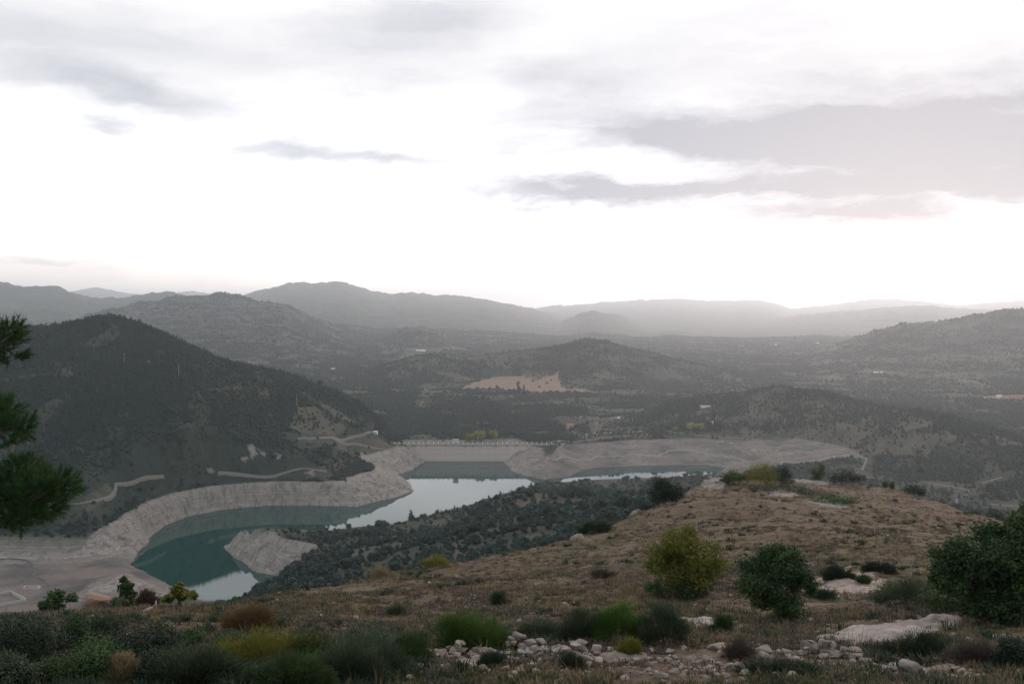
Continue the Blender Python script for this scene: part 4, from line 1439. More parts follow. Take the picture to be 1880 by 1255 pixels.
# ------------------------------------------------------------------ bedrock showing through the turf
def slab(label, cxp, cyp, rx, ry, h, seed, mat=None, tilt=0.0, cat="rock slab", group=None):
    """irregular sheet of bedrock round a picture point; its rim dips below the turf"""
    rng = np.random.default_rng(seed)
    a0, _ = ray(cxp, cyp)
    d0, d1 = fhit(cxp, cyp + ry).y, fhit(cxp, cyp - ry).y
    c = fhit(cxp, cyp)
    hx, hd = rx / F_PX * c.y, max((d1 - d0) / 2, 0.3)
    n, m = 60, 44
    u, v = np.meshgrid(np.linspace(-1.3, 1.3, n), np.linspace(-1.3, 1.3, m))
    X = c.x + u * hx + v * hd * (a0 + tilt)
    Y = c.y + v * hd
    rr = np.sqrt(u * u + v * v) + 0.35 * fbm(u * 1.8 + seed, v * 1.8, 4, seed)
    top = h * (1 - np.clip(rr, 0, 3) ** 2.2)
    step = np.floor(fbm(X / 1.1 + seed, Y / 1.6, 3, seed + 5) * 3) / 3 * 0.12
    Z = fgz(X, Y) + np.maximum(top, -0.6) + np.where(top > 0, step * 0.6 + 0.07 * ridged(X / 0.6, Y / 1.0, 4, seed + 9) - 0.04, 0)
    i = np.arange(n * m).reshape(m, n)
    q = np.stack([i[:-1, :-1], i[:-1, 1:], i[1:, 1:], i[1:, :-1]], axis=2).reshape(-1, 4)
    keepf = (rr[:-1, :-1] < 1.25).reshape(-1)
    q = q[keepf]
    used, inv = np.unique(q.ravel(), return_inverse=True)
    V = np.stack([X, Y, Z], axis=2).reshape(-1, 3)[used]
    org = np.array([c.x, c.y, float(fgz(c.x, c.y))])
    o = np_obj("rock_slab", V - org, inv.reshape(-1, 4), mat or M_SLAB)
    o.location = org
    return tag(o, label, cat, group)


SLABS = [
    ("broad pale limestone slab bare of turf in front of the large trees at right", 1620, 1160, 115, 26, 0.14, 31, M_SLAB, 0.4),
    ("grey limestone sheet behind the round bush with low shrubs on it", 1555, 1070, 72, 22, 0.10, 32, M_STONE, 0.1),
    ("thin pale slab edge crossing the turf left of the round bush", 1300, 1142, 52, 9, 0.12, 33, M_SLAB, 0.0),
    ("pale rock outcrop on the hilltop crest beside the shrubs", 1312, 886, 24, 12, 0.45, 34, M_SLAB, 0.0),
    ("white crumbled slab lying below the stone line at centre", 870, 1218, 60, 8, 0.10, 35, M_SLAB, 0.3),
    ("long pale slab among rubble in the middle of the stone line", 1140, 1206, 60, 8, 0.10, 36, M_STONE, 0.0),
    ("narrow pale ledge on the hilltop behind the shrubs", 1475, 882, 45, 5, 0.45, 37, M_SLAB, 0.2),
    ("thin pale ledge under the low dark shrubs below the hilltop", 1520, 928, 42, 4, 0.18, 38, M_SLAB, 0.0),
    ("pale stone ledge on the turf edge left of the dark juniper", 1165, 936, 16, 7, 0.45, 39, M_STONE, 0.0),
    ("pale ledge at the turf edge beside the flat dark shrub", 1060, 985, 15, 6, 0.35, 40, M_STONE, 0.0),
    ("small pale slab at the right edge behind the dark ball bush", 1850, 1172, 30, 6, 0.10, 41, M_SLAB, 0.0),
    ("thin pale slab above the yellow bush on the crest path", 1440, 908, 26, 4, 0.15, 42, M_STONE, 0.0),
]
for s_ in SLABS:
    slab(*s_)

# ------------------------------------------------------------------ stones
def rock_mesh(name, seed, mat, n=26, flat=0.7, long_=1.25):
    rng = random.Random(seed)
    b = bmesh.new()
    for _ in range(n):
        v = Vector((rng.gauss(0, 1), rng.gauss(0, 1), rng.gauss(0, 1))).normalized() * rng.uniform(0.82, 1.0)
        b.verts.new((max(-0.8, min(0.8, v.x)) * long_, max(-0.8, min(0.8, v.y)), max(-0.62, min(0.62, v.z)) * flat))
    r = bmesh.ops.convex_hull(b, input=b.verts)
    bmesh.ops.delete(b, geom=[g_ for g_ in r['geom_interior'] if isinstance(g_, bmesh.types.BMVert)], context='VERTS')
    bmesh.ops.bevel(b, geom=list(b.edges), offset=0.06, segments=1, affect='EDGES')
    me = bpy.data.meshes.new(name)
    b.to_mesh(me)
    b.free()
    me.materials.append(mat)
    return me


ROCKS = [rock_mesh("rock", 500 + i, M_STONE if i % 3 else M_SLAB, 11 + (i % 7), 0.6 + 0.12 * (i % 4), 1.0 + 0.12 * (i % 5)) for i in range(14)]
REDROCK = rock_mesh("rock", 540, M_REDSTONE, 30, 0.8, 1.3)


def rock(px, py, wpx, label, group=None, me=None, sink=0.38, rz=None, hz=None, dz=0.0, name="rock"):
    p = fhit(px, py)
    r = wpx / F_PX * p.y / 2
    o = link(bpy.data.objects.new(name, me or ROCKS[int(R.integers(len(ROCKS)))]))
    h_ = r * (hz or R.uniform(0.75, 1.15))
    o.location = (p.x, p.y, p.z + h_ * (0.55 - sink) + dz)
    o.scale = (r * R.uniform(0.85, 1.1), r * R.uniform(0.8, 1.1), h_)
    o.rotation_euler = (R.uniform(-0.25, 0.25), R.uniform(-0.25, 0.25), R.uniform(0, 6.28) if rz is None else rz)
    return tag(o, label, "rock", group)


BIG = [
    (812, 1205, 34, "largest stone of the heap at the left end of the stone line"), (788, 1198, 22, "pinkish stone leaning at the far left end of the stone line"),
    (835, 1200, 26, "rounded stone right of the left end heap"), (885, 1200, 40, "wide mottled boulder in the left third of the stone line"),
    (935, 1187, 26, "flat topped stone capping the tallest heap of the stone line"), (968, 1192, 22, "upright stone on the right of the tallest heap"),
    (1018, 1192, 20, "tall narrow stone between the tallest heap and the flat boulder"), (1066, 1187, 34, "flat topped pinkish boulder proud of the stone line below the green bushes"),
    (1095, 1196, 28, "low whitish stone just right of the flat topped pinkish boulder"), (1196, 1195, 14, "standing pinkish stone left of the yellow tuft"),
    (1230, 1198, 24, "square pinkish stone right of the yellow tuft"), (1255, 1192, 18, "angular stone perched right of the square pinkish stone"),
    (1318, 1192, 36, "orange pink boulder beside the brown twiggy shrub"), (1358, 1184, 30, "pale rounded stone behind the brown twiggy shrub"),
    (1402, 1196, 44, "large low grey boulder right of the brown twiggy shrub"), (1445, 1200, 28, "tan stone right of the large low grey boulder"),
    (1490, 1196, 46, "dark shaded boulder in the heap below the broad slab"), (1512, 1188, 18, "small pale stone on top of the heap below the broad slab"),
    (1535, 1205, 34, "leaning grey boulder of the heap below the broad slab"), (1570, 1198, 30, "rounded grey boulder at the right end of the heap below the broad slab"),
    (1665, 1232, 52, "long whitish boulder in the lowest row of stones at right"), (1638, 1228, 28, "tan stone left of the long whitish boulder"),
    (1745, 1224, 20, "orange stone near the lower right corner"), (1698, 1212, 20, "grey pointed stone below the broad slab's right end"),
    (1690, 1135, 16, "small white stone pile at the far rim of the broad slab"), (1740, 1138, 18, "white stone right of the broad slab's far rim"), (1795, 1142, 26, "grey stone under the large trees"),
    (1053, 1110, 13, "pinkish stone alone on the turf right of centre"), (622, 1215, 26, "flat pale stone half hidden by the dark green bushes"), (545, 1225, 20, "pale stone between the yellow green patch and the dark bushes"),
    (672, 1206, 28, "pale angular stone beside the dark green bush left of the stone line"), (1745, 1248, 34, "tan flat stone at the bottom edge near the right corner"),
    (172, 1133, 12, "small pale stone below the red boulder"), (1490, 1140, 16, "pale stone in the turf right of the round bush"),
]
for b_ in BIG:
    rock(b_[0], b_[1], b_[2] * 1.12, b_[3])
rb = rock(181, 1117, 50, "squared red boulder on the brow above the drained bed", None, REDROCK, 0.05, 0.15, 0.95, name="boulder")
GRP = "pale stones of the broken line across the near slope"
for i in range(150):
    if i % 3 < 2:
        px = R.uniform(780, 1310)
        base = np.interp(px, [780, 860, 950, 1060, 1200, 1310], [1205, 1203, 1196, 1200, 1212, 1212])
        py = base + abs(R.normal(0, 9)) - 3
    else:
        px = R.uniform(1300, 1790)
        base = np.interp(px, [1300, 1500, 1640, 1880], [1200, 1205, 1232, 1246])
        py = base + R.normal(0, 7)
    rock(px, py, R.uniform(7, 21) if R.random() < 0.8 else R.uniform(18, 27), "pale broken limestone piece lying loose in the stone line", GRP, dz=0.06 * (R.random() < 0.25))
for hx_, hy_, hn, hs, ht_ in ((838, 1203, 12, 22, .3), (890, 1202, 9, 20, .2), (958, 1192, 15, 26, .4), (1050, 1198, 10, 24, .2), (1500, 1200, 14, 32, .35), (1545, 1206, 6, 16, .2), (1345, 1196, 7, 24, .15)):
    for i in range(hn):
        px = R.normal(hx_, hs)
        q = max(0.0, 1 - abs(px - hx_) / (hs * 1.6)) * R.random()
        rock(px, hy_ + R.normal(0, 3), R.uniform(13, 27), "pale broken limestone block piled up in a heap of the stone line", "piled stones in the heaps of the stone line", dz=q * ht_)
for i in range(30):
    rock(R.normal(1312, 13), R.uniform(874, 899), R.uniform(5, 13), "pale block of the broken outcrop on the hilltop crest", "blocks of the hilltop outcrop", dz=R.uniform(0, 0.35))
for i in range(60):
    px, py = R.uniform(560, 1840), 1100 + 150 * R.random() ** 1.4
    rock(px, py, R.uniform(6, 13), "small pale stone scattered on the turf around the stone line", "small stones scattered on the turf")
# pebbles: nobody could count them
pa, pd = R.uniform(-0.6, 0.6, 16000), np.exp(R.uniform(math.log(12), math.log(70), 16000))
ppx, ppy = project(pa * pd, pd, fgz(pa * pd, pd))
pok = R.random(16000) < np.clip(0.10 + 0.8 * np.exp(-((ppy - np.interp(ppx, [700, 1200, 1880], [1222, 1225, 1245])) / 22) ** 2) * (ppx > 740) + 0.25 * fbm(pa * pd / 3, pd / 3, 2, 260), 0, 1)
pa, pd = pa[pok], pd[pok]
scatter("pebbles", np.c_[pa * pd, pd, fgz(pa * pd, pd) + 0.01], 0.02 + 0.10 * R.random(len(pa)) ** 2.2, R.uniform(0, 6.28, len(pa)), next(o for o in COL.objects if o.name.startswith("rock") and 'slab' not in o.name))

# ------------------------------------------------------------------ shrubs and small trees of the near hill
def foliage_np(blobs, n, leaf, seed, mode='leaf', root=(0, 0, 0), clump=1.0):
    rng = np.random.default_rng(seed)
    B = np.array(blobs, float)                      # x y z rx ry rz
    w = (B[:, 3] * B[:, 5])
    C, CR, ctint = [], [], []
    per = max(8, int(90 * clump / len(B)) + 6)
    for b_ in B:
        d = rand_dir(per, rng)
        k = rng.uniform(0.3, 0.8, (per, 1))
        C.append(b_[:3] + d * k * b_[3:6])
        CR.append(np.full(per, (b_[3] * b_[4] * b_[5]) ** (1 / 3)) * rng.uniform(0.28, 0.5, per))
        ctint.append(rng.random(per))
    C, CR, ctint = np.concatenate(C), np.concatenate(CR), np.concatenate(ctint)
    C[:, 2] = np.maximum(C[:, 2], root[2] + 0.03)
    i = rng.choice(len(C), n, p=CR ** 2 / (CR ** 2).sum())
    d = rand_dir(n, rng)
    P = C[i] + d * (CR[i] * np.abs(rng.normal(0.75, 0.28, n)))[:, None] * [1, 1, 0.85]
    P[:, 2] = np.maximum(P[:, 2], root[2] + 0.02)
    tint = np.clip(0.65 * ctint[i] + 0.35 * rng.random(n), 0, 1)
    if mode == 'leaf':
        nrm = d + 0.7 * rand_dir(n, rng) + [0, 0, 0.4]
        U = np.cross(nrm, rand_dir(n, rng)); U /= np.linalg.norm(U, axis=1)[:, None] + 1e-9
        W = np.cross(U, nrm); W /= np.linalg.norm(W, axis=1)[:, None] + 1e-9
        s = leaf * rng.uniform(0.6, 1.25, (n, 1))
        V, Fc = quads_at(P, U * s, W * s)
        return V, Fc, np.repeat(tint, 4), C
    out = P - np.array(root)
    out /= np.linalg.norm(out, axis=1)[:, None] + 1e-9
    dr = out + 0.45 * rand_dir(n, rng) + [0, 0, 0.35]
    dr /= np.linalg.norm(dr, axis=1)[:, None]
    L_ = (leaf * rng.uniform(2.5, 5.5, n))[:, None]
    sd_ = np.cross(dr, rand_dir(n, rng)); sd_ /= np.linalg.norm(sd_, axis=1)[:, None] + 1e-9
    wv = sd_ * leaf * 0.40
    V = np.stack([P - dr * L_ * 0.5 - wv, P - dr * L_ * 0.5 + wv, P + dr * L_ * 0.5 + wv * 0.3, P + dr * L_ * 0.5 - wv * 0.3], axis=1).reshape(-1, 3)
    return V, np.arange(len(V)).reshape(-1, 4), np.repeat(tint, 4), C


def shrub(name, label, cat, px, py, blobs, n, leaf, mat, seed, mode='leaf', group=None, trunk=True, tr=0.05, squash=1.0, clump=1.0):
    """blobs in picture pixels round the foot: (dx, up, rx, rz[, dy])"""
    p = fhit(px, py)
    k = p.y / F_PX
    gr = 1.22 if mode == 'spike' else 1.0 if px > 1150 else 1.08
    if px < 720 and py > 1150:
        gr *= 1.22
    blobs = [(b_[0] * min(gr, 1.15), b_[1] * gr, b_[2] * gr, b_[3] * gr) for b_ in blobs]
    n = int(n * gr)
    root = empty(name, p, label, cat, group)
    B = [(b_[0] * k, (b_[4] if len(b_) > 4 else 0) * k + random.uniform(-0.15, 0.15) * b_[2] * k, b_[1] * k, b_[2] * k, b_[2] * k * squash, b_[3] * k) for b_ in blobs]
    V, Fc, tint, C = foliage_np(B, n, leaf, seed, mode, (0, 0, 0), clump)
    np_obj("foliage", V, Fc, mat, root, smooth=False, attrs={'tint': tint})
    if trunk:
        rng = random.Random(seed)
        mb = MB()
        top = max(b_[2] for b_ in B)
        stem = Vector((0, 0, min(top * 0.5, 0.8)))
        mb.tube([(0, 0, -0.25), stem * 0.5 + Vector((0.03, 0.02, 0)), stem], [tr * 1.3, tr, tr * 0.85], 7)
        for b_ in B:
            c = Vector(b_[:3])
            mid = stem.lerp(c, 0.5) + Vector((rng.uniform(-.1, .1), rng.uniform(-.1, .1), rng.uniform(0, .1))) * top
            mb.tube([stem * 0.8, mid, c], [tr * 0.7, tr * 0.5, tr * 0.3], 5)
            for cc in C[np.random.default_rng(seed).choice(len(C), min(9, len(C)), replace=False)]:
                q = Vector(cc)
                if (q - c).length < b_[3] * 1.4:
                    mb.tube([c.lerp(stem, 0.25), c.lerp(q, 0.5) + Vector((0, 0, 0.05)), q], [tr * 0.35, tr * 0.25, tr * 0.12], 4)
        mb.build("trunk", M_BARK, root, True)
    return root


L_DARK = leaf_mat("dark_green_leaves", (0.014, 0.034, 0.012), (0.075, 0.125, 0.038), 0.2)
L_MID = leaf_mat("mid_green_leaves", (0.022, 0.040, 0.014), (0.070, 0.105, 0.034), 0.25)
L_BRIGHT = leaf_mat("fresh_green_leaves", (0.040, 0.085, 0.014), (0.110, 0.180, 0.038), 0.25)
L_OLIVE = leaf_mat("yellow_green_leaves", (0.065, 0.070, 0.012), (0.21, 0.195, 0.035), 0.3)
L_JUN = leaf_mat("juniper_scales", (0.008, 0.016, 0.011), (0.024, 0.036, 0.022), 0.05)
L_GREY = leaf_mat("grey_green_leaves", (0.026, 0.040, 0.022), (0.078, 0.100, 0.052), 0.2)
L_THYME = leaf_mat("dark_heath", (0.013, 0.024, 0.013), (0.042, 0.060, 0.030), 0.1)
L_RUST = leaf_mat("rusty_twigs", (0.075, 0.045, 0.018), (0.170, 0.105, 0.045), 0.2)
L_BROWN = leaf_mat("dead_twigs", (0.070, 0.052, 0.042), (0.150, 0.110, 0.088), 0.1)
L_PINE = leaf_mat("pine_needles", (0.013, 0.040, 0.010), (0.056, 0.112, 0.030), 0.3)
L_STRAW = leaf_mat("straw", (0.10, 0.075, 0.042), (0.30, 0.22, 0.12), 0.3)
L_GRASS = leaf_mat("green_grass", (0.030, 0.040, 0.014), (0.095, 0.110, 0.038), 0.3)
L_DEADG = leaf_mat("grey_dead_grass", (0.048, 0.036, 0.027), (0.125, 0.092, 0.066), 0.2)

SHRUBS = [
    ("bush_tree", "round topped dark green bush with a narrow leafy foot in the middle of the turf", "bush", 1428, 1140, [(-8, 92, 66, 56), (-38, 78, 38, 42), (32, 84, 38, 42), (4, 120, 42, 30), (60, 66, 16, 18), (12, 24, 40, 34), (-25, 45, 34, 26)], 26000, .040, L_DARK, 1),
    ("bush", "broad yellow green bush left of the round dark bush", "bush", 1258, 1088, [(0, 72, 74, 46), (-48, 62, 40, 38), (46, 62, 38, 38), (-8, 100, 50, 26), (10, 40, 60, 30)], 22000, .040, L_OLIVE, 2),
    ("bush", "dark green low bush growing under the yellow green one", "bush", 1246, 1091, [(0, 16, 50, 22), (-44, 12, 24, 14), (42, 10, 26, 12)], 5000, .034, L_DARK, 3),
    ("tree", "leafy dark green tree at right with its crown spreading to the left", "tree", 1795, 1138, [(0, 118, 74, 56), (-52, 104, 42, 44), (40, 150, 44, 44), (30, 72, 66, 52), (-25, 62, 56, 40), (-70, 80, 24, 26), (10, 25, 60, 26)], 30000, .045, L_DARK, 4),
    ("tree", "taller dark tree cut by the right edge of the view", "tree", 1892, 1146, [(0, 168, 52, 52), (-28, 120, 54, 52), (28, 80, 60, 60), (-30, 50, 56, 46), (10, 210, 36, 30)], 26000, .045, L_DARK, 5),
    ("bush", "low grey green spiky bush left of the large trees", "bush", 1662, 1112, [(-8, 20, 46, 20), (22, 24, 36, 20), (-40, 12, 18, 12)], 6500, .020, L_GREY, 6, 'spike'),
    ("bush", "leafy mid green bush under the spreading tree", "bush", 1735, 1128, [(0, 26, 52, 26), (38, 22, 40, 24)], 6000, .034, L_MID, 7),
    ("juniper", "dense very dark juniper standing on the brow against the reservoir", "juniper", 1222, 928, [(0, 30, 36, 28), (-8, 42, 26, 19), (14, 22, 24, 20), (-16, 16, 22, 16)], 9000, .075, L_JUN, 8),
    ("bush", "small low dark bush at the left foot of the juniper", "bush", 1180, 932, [(0, 7, 22, 9), (14, 6, 14, 8)], 1800, .06, L_JUN, 9),
    ("bush", "left dark green shrub of the hilltop thicket beside the outcrop", "bush", 1348, 888, [(0, 14, 24, 14), (-12, 8, 16, 10), (14, 10, 14, 10)], 3200, .075, L_DARK, 10),
    ("bush", "yellow green shrub crowning the hilltop thicket", "bush", 1396, 892, [(0, 28, 34, 20), (-20, 20, 22, 18), (18, 16, 24, 16)], 4500, .075, L_OLIVE, 11),
    ("bush", "dark shrub at the right end of the hilltop thicket", "bush", 1434, 892, [(0, 24, 22, 20), (8, 12, 22, 14)], 3200, .075, L_JUN, 12),
    ("bush", "grey green low shrub spreading in front of the hilltop thicket", "bush", 1425, 902, [(-30, 7, 32, 9), (10, 9, 40, 10), (45, 7, 26, 9)], 3200, .06, L_GREY, 13),
    ("bush", "olive shrub sloping down right from the hilltop thicket", "bush", 1478, 912, [(0, 10, 36, 11), (34, 4, 26, 9)], 2600, .06, L_GREY, 14),
    ("bush", "low dark shrub above the thin pale ledge", "bush", 1530, 924, [(0, 8, 34, 10), (30, 5, 24, 8), (-30, 4, 18, 7)], 3000, .06, L_DARK, 15),
    ("bush", "pointed green shrub alone on the skyline right of the thicket", "bush", 1506, 884, [(0, 18, 18, 15), (2, 30, 8, 10), (-8, 10, 14, 10)], 2600, .075, L_MID, 16),
    ("bush", "wide dark purple brown shrub on the skyline", "bush", 1554, 888, [(0, 14, 32, 13), (24, 10, 18, 10), (-20, 10, 16, 9)], 3200, .075, L_THYME, 17),
    ("bush", "left of two tiny cone shrubs on the skyline", "bush", 1625, 892, [(0, 6, 6, 8)], 700, .07, L_DARK, 18),
    ("bush", "right of two tiny cone shrubs on the skyline", "bush", 1638, 893, [(0, 6, 7, 8)], 700, .07, L_DARK, 19),
    ("bush", "low dark shrub farthest right on the skyline", "bush", 1676, 902, [(0, 10, 26, 10), (14, 5, 18, 8)], 2400, .07, L_THYME, 20),
    ("bush", "flat dark shrub on the turf edge left of the juniper slope", "bush", 1092, 980, [(0, 10, 24, 11), (16, 10, 14, 11), (-18, 5, 12, 7)], 3500, .045, L_THYME, 21, 'spike'),
    ("bush", "bright green bushy broom behind the left part of the stone line", "bush", 858, 1196, [(0, 40, 52, 34), (-30, 32, 32, 28), (34, 28, 36, 26), (0, 15, 58, 18)], 16000, .013, L_BRIGHT, 22, 'spike'),
    ("bush", "dim green broom at the right flank of the bright one", "bush", 905, 1190, [(0, 18, 34, 20), (20, 10, 24, 14)], 5500, .013, L_GREY, 23, 'spike'),
    ("bush", "green topped broom right of centre behind the stone line", "bush", 1140, 1182, [(0, 38, 36, 26), (-28, 26, 28, 24), (22, 24, 26, 24)], 10000, .013, L_BRIGHT, 24, 'spike'),
    ("bush", "grey green tall broom right of the green topped one", "bush", 1216, 1186, [(0, 40, 32, 32), (24, 28, 26, 28), (-22, 24, 24, 26)], 9000, .014, L_GREY, 25, 'spike'),
    ("bush", "dark grey green broom left of the green topped one", "bush", 1072, 1180, [(0, 26, 40, 24), (-30, 14, 26, 16), (26, 24, 28, 22)], 8500, .013, L_GREY, 26, 'spike'),
    ("bush", "dark bush between the green topped and the tall grey brooms", "bush", 1182, 1182, [(0, 30, 22, 30), (0, 12, 30, 16)], 5000, .020, L_DARK, 27),
    ("tuft_bush", "yellow grassy tuft on the stone line right of centre", "bush", 1155, 1203, [(0, 14, 24, 13), (-8, 8, 16, 9)], 3600, .012, L_OLIVE, 28, 'spike'),
    ("bush", "round dark green bush just left of the stone line", "bush", 752, 1222, [(0, 24, 36, 26), (-18, 16, 24, 18), (16, 14, 26, 18)], 10000, .013, L_MID, 29, 'spike'),
    ("bush", "mixed green bush cluster left of the stone line", "bush", 685, 1220, [(0, 34, 44, 26), (-34, 22, 30, 22), (30, 24, 28, 22)], 9500, .016, L_GREY, 30),
    ("bush", "spiky green bush at the bottom edge left of centre", "bush", 640, 1258, [(0, 30, 48, 28), (-36, 22, 30, 22), (34, 18, 26, 20)], 10000, .013, L_GREY, 31, 'spike'),
    ("bush", "yellow flowering broom spreading low at lower left", "bush", 480, 1232, [(0, 30, 64, 20), (-58, 20, 44, 18), (56, 26, 48, 20), (0, 14, 96, 14)], 15000, .014, L_OLIVE, 32, 'spike'),
    ("bush", "green grassy bush right of the yellow broom", "bush", 575, 1236, [(0, 26, 44, 22), (-30, 18, 30, 16), (36, 16, 30, 16)], 8500, .013, L_MID, 33, 'spike'),
    ("bush", "rusty orange bush on the open turf at left", "bush", 455, 1156, [(0, 18, 36, 17), (-22, 10, 24, 12), (22, 10, 26, 12)], 6000, .016, L_RUST, 34, 'spike'),
    ("bush", "dark leafless bush filling the lower left corner", "bush", 35, 1225, [(0, 42, 60, 38), (-40, 30, 40, 30), (50, 30, 46, 30)], 9000, .018, L_THYME, 35),
    ("bush", "dark upright bush right of the lower left corner thicket", "bush", 132, 1205, [(0, 36, 28, 34), (-18, 22, 24, 24), (16, 20, 22, 22)], 7500, .020, L_DARK, 36),
    ("bush", "wide dark bush below the rusty one's left", "bush", 238, 1226, [(0, 38, 60, 34), (-40, 24, 40, 24), (46, 30, 40, 28)], 10000, .020, L_THYME, 37),
    ("bush", "dark round bush between the wide dark bush and the yellow broom", "bush", 352, 1196, [(0, 20, 26, 20), (-16, 12, 20, 14), (14, 10, 18, 14)], 6000, .018, L_DARK, 38),
    ("bush", "dark green bush above the wide dark bush", "bush", 290, 1192, [(0, 20, 34, 18), (24, 10, 20, 14)], 5500, .018, L_THYME, 39),
    ("bush", "fresh green leafy bush at the bottom edge near the left corner", "bush", 100, 1262, [(0, 24, 36, 20), (-34, 14, 30, 18), (22, 16, 26, 16)], 7500, .020, L_MID, 40),
    ("bush", "shadowy green bush cut by the bottom left corner", "bush", 12, 1262, [(0, 30, 44, 26), (24, 16, 30, 20)], 6000, .020, L_GREY, 41),
    ("bush", "pale straw coloured bush at the bottom edge left of the yellow broom", "bush", 226, 1262, [(0, 26, 26, 20), (-14, 14, 20, 14), (18, 12, 18, 14)], 5500, .013, L_STRAW, 42, 'spike'),
    ("bush", "dark green spreading bush at the bottom edge below the yellow broom", "bush", 345, 1262, [(0, 26, 60, 22), (60, 18, 50, 20), (-44, 16, 34, 18), (130, 16, 50, 18)], 12000, .018, L_GREY, 43, 'spike'),
    ("small_tree", "small dark leafy tree on the brow left of the red boulder", "tree", 100, 1118, [(0, 20, 26, 16), (-14, 12, 16, 12), (10, 34, 10, 10), (30, 26, 12, 8)], 2600, .06, L_DARK, 44),
    ("small_tree", "slender green tree on the brow right of the red boulder", "tree", 232, 1112, [(0, 34, 15, 12), (-6, 46, 8, 8), (4, 20, 16, 12), (8, 8, 12, 8)], 2200, .055, L_MID, 45),
    ("small_tree", "yellow leaved small tree on the brow in front of the bright water", "tree", 328, 1108, [(0, 24, 18, 14), (-18, 16, 12, 8), (20, 22, 14, 7), (0, 36, 9, 8)], 2000, .065, L_OLIVE, 46),
    ("bush", "pale blue grey bush at the foot of the slender green tree", "bush", 218, 1116, [(0, 10, 16, 10), (-8, 6, 10, 7)], 1800, .05, L_GREY, 47),
    ("bush", "thin grey twiggy bush between the two small brow trees", "bush", 268, 1112, [(0, 14, 18, 13), (14, 8, 12, 8)], 1600, .03, L_BROWN, 48, 'spike'),
    ("bush", "brown twiggy shrub among stones right of centre", "bush", 1358, 1212, [(0, 18, 26, 17), (-12, 10, 18, 11), (14, 10, 16, 11)], 6000, .011, L_BROWN, 49, 'spike'),
    ("bush", "dark spiky shrub in front of the thin pale slab edge", "bush", 1326, 1166, [(0, 16, 22, 16), (-14, 8, 14, 9)], 4500, .014, L_DARK, 50, 'spike'),
    ("bush", "dark heathy shrub growing over the front of the broad slab", "bush", 1690, 1205, [(0, 18, 46, 20), (-36, 12, 34, 14), (40, 10, 34, 14)], 10000, .013, L_THYME, 51, 'spike'),
    ("bush", "dark ball bush near the lower right corner", "bush", 1856, 1222, [(0, 32, 32, 30), (16, 20, 26, 22), (-14, 16, 20, 18)], 9000, .018, L_JUN, 52),
    ("bush", "low bare twig thicket left of the dark ball bush", "bush", 1790, 1212, [(0, 16, 36, 18), (-26, 10, 24, 12), (28, 12, 22, 14)], 5000, .014, L_BROWN, 53, 'spike'),
    ("bush", "dark shrub sitting on the grey limestone sheet", "bush", 1538, 1066, [(0, 11, 26, 12), (20, 6, 16, 8), (-14, 6, 14, 8)], 4500, .024, L_THYME, 54, 'spike'),
    ("bush", "small green shrub at the right rim of the grey limestone sheet", "bush", 1584, 1070, [(0, 6, 14, 7)], 1500, .024, L_DARK, 55, 'spike'),
    ("bush", "flat blackish shrub behind the grey limestone sheet", "bush", 1616, 1050, [(0, 6, 28, 7), (-20, 5, 14, 6)], 3000, .026, L_THYME, 56, 'spike'),
    ("bush", "yellow green grass clump on the turf edge left of centre", "bush", 800, 1042, [(0, 10, 24, 10), (-14, 6, 16, 7), (14, 6, 14, 6)], 3500, .02, L_OLIVE, 57, 'spike'),
    ("bush", "straw coloured grass clump on the turf edge left of the yellow green one", "bush", 695, 1058, [(0, 8, 20, 10), (14, 4, 16, 6)], 2600, .02, L_STRAW, 58, 'spike'),
    ("bush", "dark heathy bush at the left edge above the corner thicket", "bush", 15, 1190, [(0, 22, 44, 22), (36, 14, 30, 16)], 6000, .018, L_THYME, 64),
    ("bush", "grey twiggy bush between the two upright bushes at lower left", "bush", 180, 1196, [(0, 24, 34, 22), (-22, 12, 24, 16), (20, 14, 24, 16)], 6000, .015, L_THYME, 65, 'spike'),
    ("bush", "blackish bush at the bottom edge under the wide dark bush", "bush", 175, 1258, [(0, 34, 52, 30), (-34, 20, 36, 22), (40, 22, 36, 24)], 9000, .019, L_DARK, 66),
    ("bush", "dark bush at the bottom edge right of the pale straw bush", "bush", 290, 1262, [(0, 30, 40, 26), (26, 18, 30, 18)], 7000, .019, L_THYME, 67),
    ("bush", "dusky bush in the grass left of the round dark one", "bush", 420, 1200, [(0, 14, 34, 15), (-20, 8, 24, 10), (24, 8, 24, 11)], 5000, .015, L_GREY, 68, 'spike'),
    ("bush", "grey green bush in front of the mixed cluster left of the stone line", "bush", 700, 1246, [(0, 22, 40, 20), (30, 12, 28, 14), (-28, 12, 28, 16)], 7000, .014, L_GREY, 69, 'spike'),
    ("bush", "olive grassy bush at the bottom edge below the green grassy one", "bush", 540, 1262, [(0, 22, 46, 20), (-40, 14, 34, 16), (40, 14, 34, 16)], 8000, .014, L_MID, 70, 'spike'),
    ("bush", "small thorny bush in front of the stone line below its flat boulder", "bush", 1045, 1226, [(0, 10, 24, 11), (14, 6, 16, 8)], 3500, .012, L_GREY, 71, 'spike'),
    ("bush", "small dark thorny bush in front of the stone line's left part", "bush", 905, 1222, [(0, 10, 20, 11), (-12, 6, 14, 8)], 3000, .012, L_THYME, 72, 'spike'),
    ("bush", "dark heath patch at the bottom edge below the large grey boulder", "bush", 1420, 1236, [(0, 8, 52, 10), (-40, 6, 34, 8), (44, 6, 36, 8)], 7000, .013, L_THYME, 73, 'spike'),
    ("bush", "dark low shrub on open turf above the bright broom", "bush", 915, 1108, [(0, 10, 14, 11), (0, 4, 18, 6)], 2200, .022, L_GREY, 59, 'spike'),
    ("bush", "dark low shrub on the turf at left of centre", "bush", 726, 1132, [(0, 9, 18, 9)], 2200, .018, L_GREY, 60, 'spike'),
